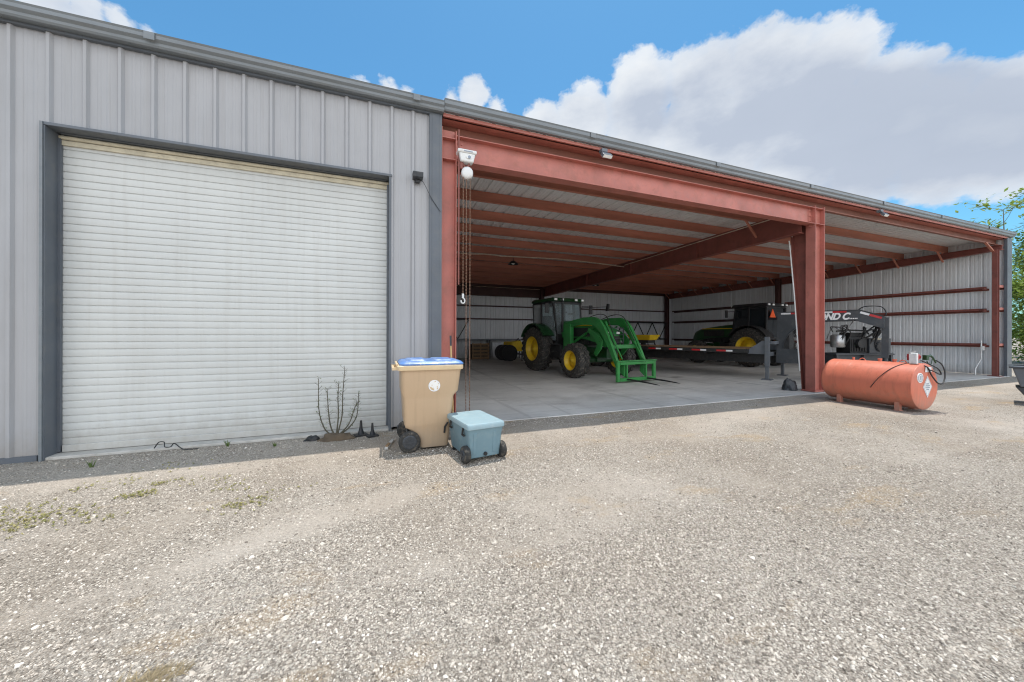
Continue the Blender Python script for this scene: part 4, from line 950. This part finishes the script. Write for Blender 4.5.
mb = MB(); mb.box(.16, .72, -.24, .2, .761, 1.13); mb.cyl((.44, -.26, .93), (.44, -.24, .93), .13, n=20); mb.build('control_box', 'dgrey', pu, bevel=.01)
mb = MB(); mb.cyl((.44, -.275, .93), (.44, -.261, .93), .115, n=20); mb.box(.2, .42, -.25, -.2405, 1.05, 1.09); mb.build('fan_opening', 'black', pu)
mb = MB(); mb.box(.22, .46, -.248, -.2405, 1.10, 1.125); mb.box(.5, .58, -.25, -.2405, 1.09, 1.13); mb.build('label_plate', 'cream', pu)
mb = MB(); mb.lathe((-.53, -.1, .90), (-.53, -.1, 1.22), [(0, .13), (.08, .15), (.9, .15), (1, .10)], 22); mb.build('filter_canister', 'steel', pu)
mb = MB(); rnd = random.Random(11)
for k in range(9):
    x0 = rnd.uniform(-.6, .5); x1 = x0+rnd.uniform(-.3, .4); mb.tube(crv([(x0, -.22, rnd.uniform(.9, 1.2)), (x0+.1, -.3, rnd.uniform(1.25, 1.45)), (x1, -.25, rnd.uniform(1.3, 1.5)), (x1+.1, -.18, rnd.uniform(1.0, 1.3))], 6), rnd.choice([.012, .018, .025]), 6)
mb.tube([(-.66, -.2, 1.30), (-.4, -.22, 1.33), (.1, -.22, 1.31)], .02, 8); mb.build('hose_bundle', 'black', pu)
mb = MB(); mb.cyl((.30, 0, 1.13), (.30, 0, 1.40), .03, n=10); mb.lathe((.62, .05, 1.13), (.62, .05, 1.32), [(0, .06), (.5, .07), (1, .03)], 14); mb.build('exhaust', 'steel', pu)
# ---- rubber block beside the middle column
o = lump('feed_bag', 'slumped dark grey rubber sack at the foot of the middle red column', 'sack', (9.92, .45, .02), .18, .15, .28, 'dgrey', 9)
# ---- rear of the barn
b = thing('workbench', 'long grey bench along the back wall above the wooden crate', 'bench', (5.2, 14.4, .014), 0)
mb = MB(); mb.box(-1.6, 2.9, -.30, .38, 1.07, 1.14); mb.build('bench_top', 'mgrey', b)
for x in (-1.5, .95, 2.8):
    mb = MB(); mb.box(x-.03, x+.03, -.27, -.21, 0, 1.069); mb.build('leg', 'dgrey', b)
    mb = MB(); mb.box(x-.03, x+.03, .25, .31, 0, 1.069); mb.build('leg', 'dgrey', b)
b = thing('wooden_crate', 'slatted wooden crate under the bench at the back wall', 'crate', (5.5, 14.1, .014), 0)
mb = MB()
for x in (-.48, -.03, .42): mb.box(x, x+.07, -.30, -.27, 0, .92)
for k in range(5): mb.box(-.5, .5, -.327, -.301, .03+.19*k, .14+.19*k)
mb.build('front_slats', 'wood', b)
mb = MB(); mb.box(-.5, .5, -.26, .2, .0, .86); mb.build('load', 'dirtpad', b)
b = thing('panel_board', 'pale flat sheet leaning on the back wall beside the crate', 'board', (7.05, 14.7, .014), 0)
mb = MB(); mb.bar((0, .0, .0), (0, .25, 1.0), 1.05, .03, (0, 1, 0)); mb.build('sheet', 'inwall', b)
mb = MB(); mb.bar((0, .012, .93), (0, .03, .98), 1.07, .05, (0, 1, 0)); mb.build('edge_strip', 'white', b)
b = thing('disc_mower', 'yellow and black mower implement standing behind the loader tractor rear wheel', 'mower', (6.75, 12.2, .014), R(20))
mb = MB(); mb.prism([(-.35, .55), (.45, .50), (.60, .85), (.35, 1.08), (-.25, 1.02)], -.35, .35, 'y'); mb.build('hood', 'yellow', b, bevel=.03)
mb = MB(); 
for k in range(3): mb.lathe((-.55+.06*k, -.5+.4*k, .45), (-.48+.06*k, -.46+.4*k, .45), [(0, .40), (.5, .42), (1, .36)], 26)
mb.bar((-.5, -.5, .45), (-.3, .5, .45), .07, .07); mb.build('disc_gang', 'black', b)
mb = MB(); mb.bar((-.4, 0, .5), (.8, 0, .30), .09, .09); mb.bar((.5, -.3, .0), (.5, -.3, .5), .05, .05); mb.bar((.5, .3, .0), (.5, .3, .5), .05, .05); mb.bar((-.2, 0, .5), (.5, 0, 1.2), .05, .05); mb.build('frame', 'dgrey', b)
def truss(x0, x1, lab, yy=14.75, z0=1.165, z1=2.25):
    b = thing('lattice_truss', lab, 'truss', (x0, yy, 0), 0, 'lattice trusses on the back wall')
    L_ = x1-x0
    mb = MB(); mb.box(0, L_, -.035, .035, z1, z1+.07); mb.build('top_chord', 'black', b); mb = MB(); mb.box(0, L_, -.035, .035, z0-.07, z0); mb.build('bottom_chord', 'black', b)
    mb = MB(); n = max(2, int(L_/.62)); 
    for k in range(n):
        xa, xb = L_*k/n, L_*(k+1)/n
        mb.bar((xa+.02, 0, z0 if k % 2 else z1), (xb-.02, 0, z1 if k % 2 else z0), .045, .045, (0,1,0))
    mb.build('web', 'black', b)
truss(13.4, 19.8, 'long black zigzag lattice truss on the back wall beyond the trailer')
truss(2.4, 5.05, 'short black zigzag lattice truss at left end of the back wall')
# ------------------------------------------------------------------ loose stones (countless): points on the ground, four pebble shapes
rnd = random.Random(5)
pv = []; ps = []
def stones(n, xr, yr, keep, smin, smax):
    c_ = 0
    while c_ < n:
        x = rnd.uniform(*xr); y = rnd.uniform(*yr)
        if y > -.06 and (x > .9 or x < .3): continue
        if rnd.random() > keep(x, y): continue
        pv.append((x, y, 0)); ps.append(smin + (smax-smin)*rnd.random()**2.6); c_ += 1
def near(x, y):
    d = math.hypot(x, y+5.57); return patch(x, y)**1.3*min(1, (2.3/max(d, .5))**1.75)
stones(260000, (-5, 8), (-7.5, -.08), near, .0028, .0075)
stones(90000, (-10, 24), (-10, -.08), lambda x, y: patch(x, y)*min(1, (4.5/max(2, math.hypot(x, y+5.57)))**1.3), .004, .010)
stones(9000, (-6, 10), (-8, -.08), near, .007, .0145)
me = bpy.data.meshes.new('loose_gravel'); me.from_pydata(pv, [], []); at_ = me.attributes.new('size', 'FLOAT', 'POINT'); at_.data.foreach_set('value', ps)
go = bpy.data.objects.new('loose_gravel', me); COL.objects.link(go); go['kind'] = 'stuff'
go['label'] = 'loose pale limestone gravel scattered over the yard'; go['category'] = 'gravel'
ng = bpy.data.node_groups.new('pebbles', 'GeometryNodeTree')
ng.interface.new_socket('Geometry', in_out='INPUT', socket_type='NodeSocketGeometry'); ng.interface.new_socket('Geometry', in_out='OUTPUT', socket_type='NodeSocketGeometry')
gi = ng.nodes.new('NodeGroupInput'); gout = ng.nodes.new('NodeGroupOutput')
g2i = ng.nodes.new('GeometryNodeGeometryToInstance')
for k in range(5):
    ic = ng.nodes.new('GeometryNodeMeshIcoSphere'); ic.inputs['Radius'].default_value = 1; ic.inputs['Subdivisions'].default_value = 2
    pos = ng.nodes.new('GeometryNodeInputPosition'); nz = ng.nodes.new('ShaderNodeTexNoise'); nz.noise_dimensions = '4D'; nz.inputs['W'].default_value = k*7.3; nz.inputs['Scale'].default_value = .9; nz.inputs['Detail'].default_value = 2
    ng.links.new(pos.outputs[0], nz.inputs['Vector'])
    ma = ng.nodes.new('ShaderNodeVectorMath'); ma.operation = 'MULTIPLY_ADD'; ma.inputs[1].default_value = (2.4, 2.4, 2.4); ma.inputs[2].default_value = (-1.2, -1.2, -1.2); ng.links.new(nz.outputs['Color'], ma.inputs[0])
    sp = ng.nodes.new('GeometryNodeSetPosition'); ng.links.new(ic.outputs[0], sp.inputs['Geometry']); ng.links.new(ma.outputs[0], sp.inputs['Offset'])
    tf = ng.nodes.new('GeometryNodeTransform'); tf.inputs['Scale'].default_value = [(1, .75, .6), (1, .6, .65), (.9, .9, .55), (1.1, .7, .75), (.8, .75, .7)][k]; ng.links.new(sp.outputs[0], tf.inputs['Geometry'])
    sm = ng.nodes.new('GeometryNodeSetMaterial'); sm.inputs['Material'].default_value = M['stone']; ng.links.new(tf.outputs[0], sm.inputs['Geometry'])
    ng.links.new(sm.outputs[0], g2i.inputs[0])
iop = ng.nodes.new('GeometryNodeInstanceOnPoints'); ng.links.new(gi.outputs[0], iop.inputs['Points']); ng.links.new(g2i.outputs[0], iop.inputs['Instance']); iop.inputs['Pick Instance'].default_value = True
rv = ng.nodes.new('FunctionNodeRandomValue'); rv.data_type = 'FLOAT_VECTOR'; rv.inputs[0].default_value = (-.45, -.45, 0); rv.inputs[1].default_value = (.45, .45, 6.28)
ng.links.new(rv.outputs[0], iop.inputs['Rotation'])
ri = ng.nodes.new('FunctionNodeRandomValue'); ri.data_type = 'INT'; ri.inputs[4].default_value = 0; ri.inputs[5].default_value = 4; ri.inputs['Seed'].default_value = 4
ng.links.new(ri.outputs[2], iop.inputs['Instance Index'])
na = ng.nodes.new('GeometryNodeInputNamedAttribute'); na.data_type = 'FLOAT'; na.inputs[0].default_value = 'size'; ng.links.new(na.outputs[0], iop.inputs['Scale'])
ng.links.new(iop.outputs[0], gout.inputs[0])
md = go.modifiers.new('pebbles', 'NODES'); md.node_group = ng

# ------------------------------------------------------------------ weeds
rnd = random.Random(21)
def weedpatch(name, lab, spots, mat='weed', hmax=.035):
    mb = MB()
    for (cx_, cy_, rad, n) in spots:
        for _ in range(n):
            a = rnd.uniform(0, 6.28); q = rad*rnd.random()**.7; x, y = cx_+q*math.cos(a), cy_+q*.55*math.sin(a)
            for _ in range(rnd.randint(3, 7)):
                a = rnd.uniform(0, 6.28); l = rnd.uniform(.006, .02); h = rnd.uniform(.003, hmax*.5)
                d = Vector((math.cos(a), math.sin(a), 0)); u = Vector((-math.sin(a), math.cos(a), 0))*l*.35; p = Vector((x, y, .003))
                mb.add([p, p+d*l*.6+u+Vector((0,0,h*.8)), p+d*l+Vector((0,0,h)), p+d*l*.6-u+Vector((0,0,h*.8))], [(0,1,2,3)])
    o = mb.build(name, mat); o['kind'] = 'stuff'; o['label'] = lab; o['category'] = 'weeds'
weedpatch('ground_weeds', 'sparse yellow green weeds creeping over the gravel at left', [(-2.9, -1.95, .6, 230), (-2.45, -1.75, .4, 110), (-2.75, -1.55, .4, 60), (-1.95, -1.5, .16, 60), (-1.9, -1.25, .12, 25), (-1.2, -1.55, .3, 22), (-.95, -1.95, .2, 30), (-2.4, -1.1, .3, 25), (-2.05, -1.9, .25, 20), (-1.1, -2.02, .10, 20), (-1.0, -2.1, .3, 16), (-1.6, -1.3, .3, 20), (-.7, -1.8, .2, 8), (-3.3, -1.3, .3, 20), (-2.0, -.8, .4, 20)])
def gtuft(name, lab, x, y, n, h):
    mb = MB()
    for _ in range(n):
        a = rnd.uniform(0, 6.28); l = rnd.uniform(.3, 1)*h; d = Vector((math.cos(a), math.sin(a), 0)); u = Vector((-math.sin(a), math.cos(a), 0))*.004; p = Vector((x, y, 0))+d*rnd.uniform(0, .02)
        e1 = p+d*l*.25+Vector((0,0,l*.6)); e2 = p+d*l*.5+Vector((0,0,l)); mb.add([p-u, p+u, e1+u, e1-u], [(0,1,2,3)]); mb.add([e1-u, e1+u, e2], [(0,1,2)])
        if rnd.random() < .6: leaf(mb, e1, h*.2, rnd)
    return tag(mb.build(name, 'sprig'), lab, 'weed', None)
gtuft('weed_tuft', 'bright green weed tuft in the shade strip below the door left half', -2.83, -.47, 16, .10)
gtuft('weed_tuft', 'small dry weed tuft under the right half of the door', -1.2, -.32, 12, .09)
gtuft('weed_tuft', 'thin weed sprouting at the door sill right of the black cable', -1.75, -.12, 12, .12)
mb = MB()
for _ in range(420):
    a = rnd.uniform(0, 6.28); q = rnd.random()**.6; p = Vector((-.87+.13*q*math.cos(a), -3.69+.045*q*math.sin(a), .0)); a = rnd.gauss(.6, .7); l = rnd.uniform(.02, .05); d = Vector((math.cos(a), math.sin(a), rnd.uniform(.1, .6)))*l; u = Vector((-math.sin(a), math.cos(a), 0))*.0015
    mb.add([p-u, p+u, p+d+u*.3, p+d-u*.3], [(0,1,2,3)])
o = mb.build('dry_grass_clump', 'drygrass'); tag(o, 'dry brown grass clump in the gravel at the very bottom', 'grass clump')

# ------------------------------------------------------------------ trees
def tree(lab, x, y, h, spread, nleaf, lsize, mat, seed, base=.25, lean=0, sparse=False, cat='tree', name='tree', grp='trees beyond the barn'):
    rnd = random.Random(seed); t_ = thing(name, lab, cat, (x, y, 0), 0, grp)
    mb = MB(); tips = []
    tp = crv([(0,0,0), (lean*.3+rnd.uniform(-.1,.1), rnd.uniform(-.1,.1), h*.35), (lean*.7, rnd.uniform(-.2,.2), h*.7), (lean, 0, h*.97)], 5); n = len(tp)
    r0 = .02*h+.02 if not sparse else .085; mb.tube(tp, [r0*(1-.93*i/n) for i in range(n)], 8)
    nb = int(16 if sparse else 34)
    if sparse: r0 = .075; 
    for k in range(nb):
        u = base+(1-base)*(k+rnd.random())/nb; i = min(n-1, int(u*n)); p = Vector(tp[i]); a = k*2.4+rnd.uniform(-.5, .5)
        l = spread*(1.15-.75*abs(u-.45)*1.3)*rnd.uniform(.6, 1.1); e = rnd.uniform(.1, .75)
        d = Vector((math.cos(a)*math.cos(e), math.sin(a)*math.cos(e), math.sin(e)))
        pts = [p, p+d*l*.4+Vector((0,0,.02*l)), p+d*l*.75+Vector((0,0,.12*l)), p+d*l+Vector((0,0,.1*l))]
        mb.tube(pts, [r0*.35*(1-u*.6), r0*.22*(1-u*.6), r0*.12, r0*.05], 5)
        for s_ in range(5):
            q = pts[1].lerp(pts[3], rnd.random()); a2 = rnd.uniform(0, 6.28); l2 = l*rnd.uniform(.2, .5); dd = Vector((math.cos(a2), math.sin(a2), rnd.uniform(-.2, .8)))
            q2 = q+dd*l2; mb.tube([q, q.lerp(q2, .5)+Vector((0,0,.03*l2)), q2], [r0*.09, r0*.06, r0*.02], 4); tips.append((q, q2))
        tips.append((pts[2], pts[3]))
    mb.build('trunk', 'bark', t_)
    lf = MB()
    for _ in range(nleaf):
        q, q2 = rnd.choice(tips); c_ = q.lerp(q2, rnd.uniform(.2, 1.1)); s_ = spread*(.06 if sparse else .15); p = c_+Vector((rnd.gauss(0, s_), rnd.gauss(0, s_), rnd.gauss(0, s_*.8)))
        leaf(lf, p, lsize*rnd.uniform(.6, 1.3), rnd)
    lf.build('crown', mat, t_); return t_
tree('tall sparse leafed tree rising above the roof at the right corner', 33.2, 3.5, 8.8, 2.0, 900, .26, 'leafa', 4, base=.3, sparse=True)
tree('broad dense green tree right behind the barn corner', 41.0, 2.6, 6.6, 3.0, 20000, .24, 'leafb', 8, base=.08)
tree('pale green bushy tree low beside the barn corner', 31.5, 1.4, 4.4, 2.0, 20000, .22, 'leafa', 9, base=.03)
tree('dense mid green tree just beyond the pale bushy tree', 35.0, .9, 7.0, 2.8, 22000, .26, 'leafb', 19, base=.05)
for i, (x, y, h, s_, mt, lab) in enumerate(((52, 2, 8.5, 4, 'leafb', 'tall dark tree furthest behind the barn right corner'), (40, -5, 7, 3.4, 'leafb', 'round dark green tree out in the open field right'), (46, -14, 8, 4, 'leafa', 'pale spreading tree furthest out in the open field'))):
    tree(lab, x, y, h, s_, 9000, .2, mt, 30+i, base=.1)
# ------------------------------------------------------------------ sky and sun
w = bpy.data.worlds.new("World"); scene.world = w; w.use_nodes = True
t = w.node_tree; t.nodes.clear()
out = t.nodes.new('ShaderNodeOutputWorld'); bg = t.nodes.new('ShaderNodeBackground'); t.links.new(bg.outputs[0], out.inputs[0])
sd = Vector((.14, .13, 1)).normalized()
sky = t.nodes.new('ShaderNodeTexSky'); sky.sky_type = 'NISHITA'; sky.sun_disc = False
sky.sun_elevation = math.asin(sd.z); sky.sun_rotation = math.atan2(sd.x, sd.y); sky.air_density = 1.0; sky.dust_density = .6; sky.ozone_density = 2.0
STR = .15
bg.inputs[1].default_value = STR
tc = t.nodes.new('ShaderNodeTexCoord')
def raydir(x, y):
    a = (x-509.78)/F; b = (334.45-y)/F; c_, s_ = math.cos(TH), math.sin(TH)
    return Vector((a*c_+s_, c_-a*s_, b)).normalized()
def wn(scale, detail, rough, stretch=(1,1,1), off=0):
    mp = t.nodes.new('ShaderNodeMapping'); mp.inputs['Scale'].default_value = stretch; mp.inputs['Location'].default_value = (off, off, 0)
    t.links.new(tc.outputs['Generated'], mp.inputs[0])
    n = t.nodes.new('ShaderNodeTexNoise'); n.inputs['Scale'].default_value = scale; n.inputs['Detail'].default_value = detail; n.inputs['Roughness'].default_value = rough
    t.links.new(mp.outputs[0], n.inputs['Vector']); return n.outputs['Fac']
def M2(op, a, b=None, c=None):
    n = t.nodes.new('ShaderNodeMath'); n.operation = op
    for i, v in enumerate((a, b, c)):
        if v is None: continue
        if isinstance(v, (int, float)): n.inputs[i].default_value = v
        else: t.links.new(v, n.inputs[i])
    return n.outputs[0]
# cumulus banks: (direction, angular radius), unioned, edges broken up by noise
banks = [((582,118),4.6),((640,98),5.2),((700,84),5.0),((765,70),5.2),((825,72),4.8),((880,96),4.6),((940,104),4.0),((1000,98),4.2),((1070,98),6),((640,130),5),((700,125),6),((760,118),6.2),((820,122),5.8),((900,130),4.8),((980,128),4.6),((1050,130),5),((545,124),3.2),((720,158),5.4),((800,158),5.6),((870,156),5.4),((940,150),5.2),((1010,140),5),
         ((472,98),2.6),((450,102),2.0),((495,112),2.0),((388,93),1.5),((362,87),1.1),((405,98),1.2),((85,10),2.0),((118,20),1.8),((50,-4),2.2),((145,28),1.0)]
field = None; soft = 0
for (px, ang) in banks:
    d = raydir(*px)
    dp = t.nodes.new('ShaderNodeVectorMath'); dp.operation = 'DOT_PRODUCT'; t.links.new(tc.outputs['Generated'], dp.inputs[0]); dp.inputs[1].default_value = d
    ac = M2('ARCCOSINE', M2('MINIMUM', dp.outputs['Value'], .99999))
    v = M2('SUBTRACT', 1, M2('DIVIDE', ac, R(ang)))          # 1 at centre, 0 on rim
    gs = M2('EXPONENT', M2('MULTIPLY', M2('POWER', M2('DIVIDE', ac, R(ang)), 2), -1)); soft = M2('ADD', gs, soft)
    v = M2('MULTIPLY', v, R(ang)*4.5)
    field = v if field is None else M2('MAXIMUM', field, v)
sep = t.nodes.new('ShaderNodeSeparateXYZ'); t.links.new(tc.outputs['Generated'], sep.inputs[0])
# broken cloud deck out of view, added behind the viewer to light the facade
back = M2('MULTIPLY_ADD', sep.outputs[1], -1.6, -.62)
deck = M2('ADD', M2('MULTIPLY', M2('SUBTRACT', wn(2.2, 6, .6), .5), 2.2), M2('MINIMUM', back, .55))
field = M2('MAXIMUM', field, deck)
puff = M2('SUBTRACT', wn(9, 9, .58, (1,1,1.5)), .5)
fine = M2('SUBTRACT', wn(30, 6, .6, (1,1,1.3), 3), .5)
fld = M2('ADD', field, M2('MULTIPLY_ADD', puff, .36, M2('MULTIPLY', fine, .17)))
mask = ramp(t, fld, [(.0, 0.), (.06, .88), (.16, 1.)])
# shading: bright rims and tops, blue-grey bodies
# seen from below, the middle of a bank is shaded and its rim lit
body = M2('ADD', M2('ADD', M2('MULTIPLY', soft, .16), M2('MULTIPLY', M2('MAXIMUM', M2('SUBTRACT', fld, .05), 0), .35)), M2('MULTIPLY', M2('SUBTRACT', wn(3.6, 8, .58, (1,1,2), 7), .5), 1.15))
ccol = ramp(t, body, [(.0, (.90, .93, .96)), (.24, (.74, .79, .86)), (.5, (.52, .585, .70)), (.8, (.50, .565, .68)), (1., (.56, .62, .72))])
sc = t.nodes.new('ShaderNodeMix'); sc.data_type = 'RGBA'; sc.blend_type = 'MULTIPLY'; sc.inputs[0].default_value = 1
t.links.new(ccol, sc.inputs[6]); k = 1/STR
br = M2('MULTIPLY_ADD', M2('MINIMUM', M2('MAXIMUM', M2('MULTIPLY_ADD', sep.outputs[1], -3, .3), 0), 1), 1.15*k, k)  # extra cloud gain behind the viewer, lifting facade and interior
cb = t.nodes.new('ShaderNodeCombineColor'); [t.links.new(br, cb.inputs[i]) for i in range(3)]; t.links.new(cb.outputs[0], sc.inputs[7])
skyc = mix(t, 1.0, sky.outputs[0], (.57, 1.05, 1.16), 'MULTIPLY')
fin = mix(t, mask, skyc, sc.outputs[2])
t.links.new(fin, bg.inputs[0])
sl = bpy.data.lights.new('sun', 'SUN'); sl.energy = 4.05; sl.angle = R(.55); sl.color = (1, .94, .865)
so = bpy.data.objects.new('sun', sl); COL.objects.link(so); so.rotation_euler = Vector(sd).to_track_quat('Z', 'Y').to_euler(); so.location = (3, 3, 30)
scene.view_settings.view_transform = 'Standard'; scene.view_settings.look = 'None'
scene.view_settings.exposure = 0; scene.view_settings.gamma = 1
scene.render.engine = 'CYCLES'
scene.cycles.filter_width = 1.15; scene.cycles.max_bounces = 8; scene.cycles.diffuse_bounces = 5
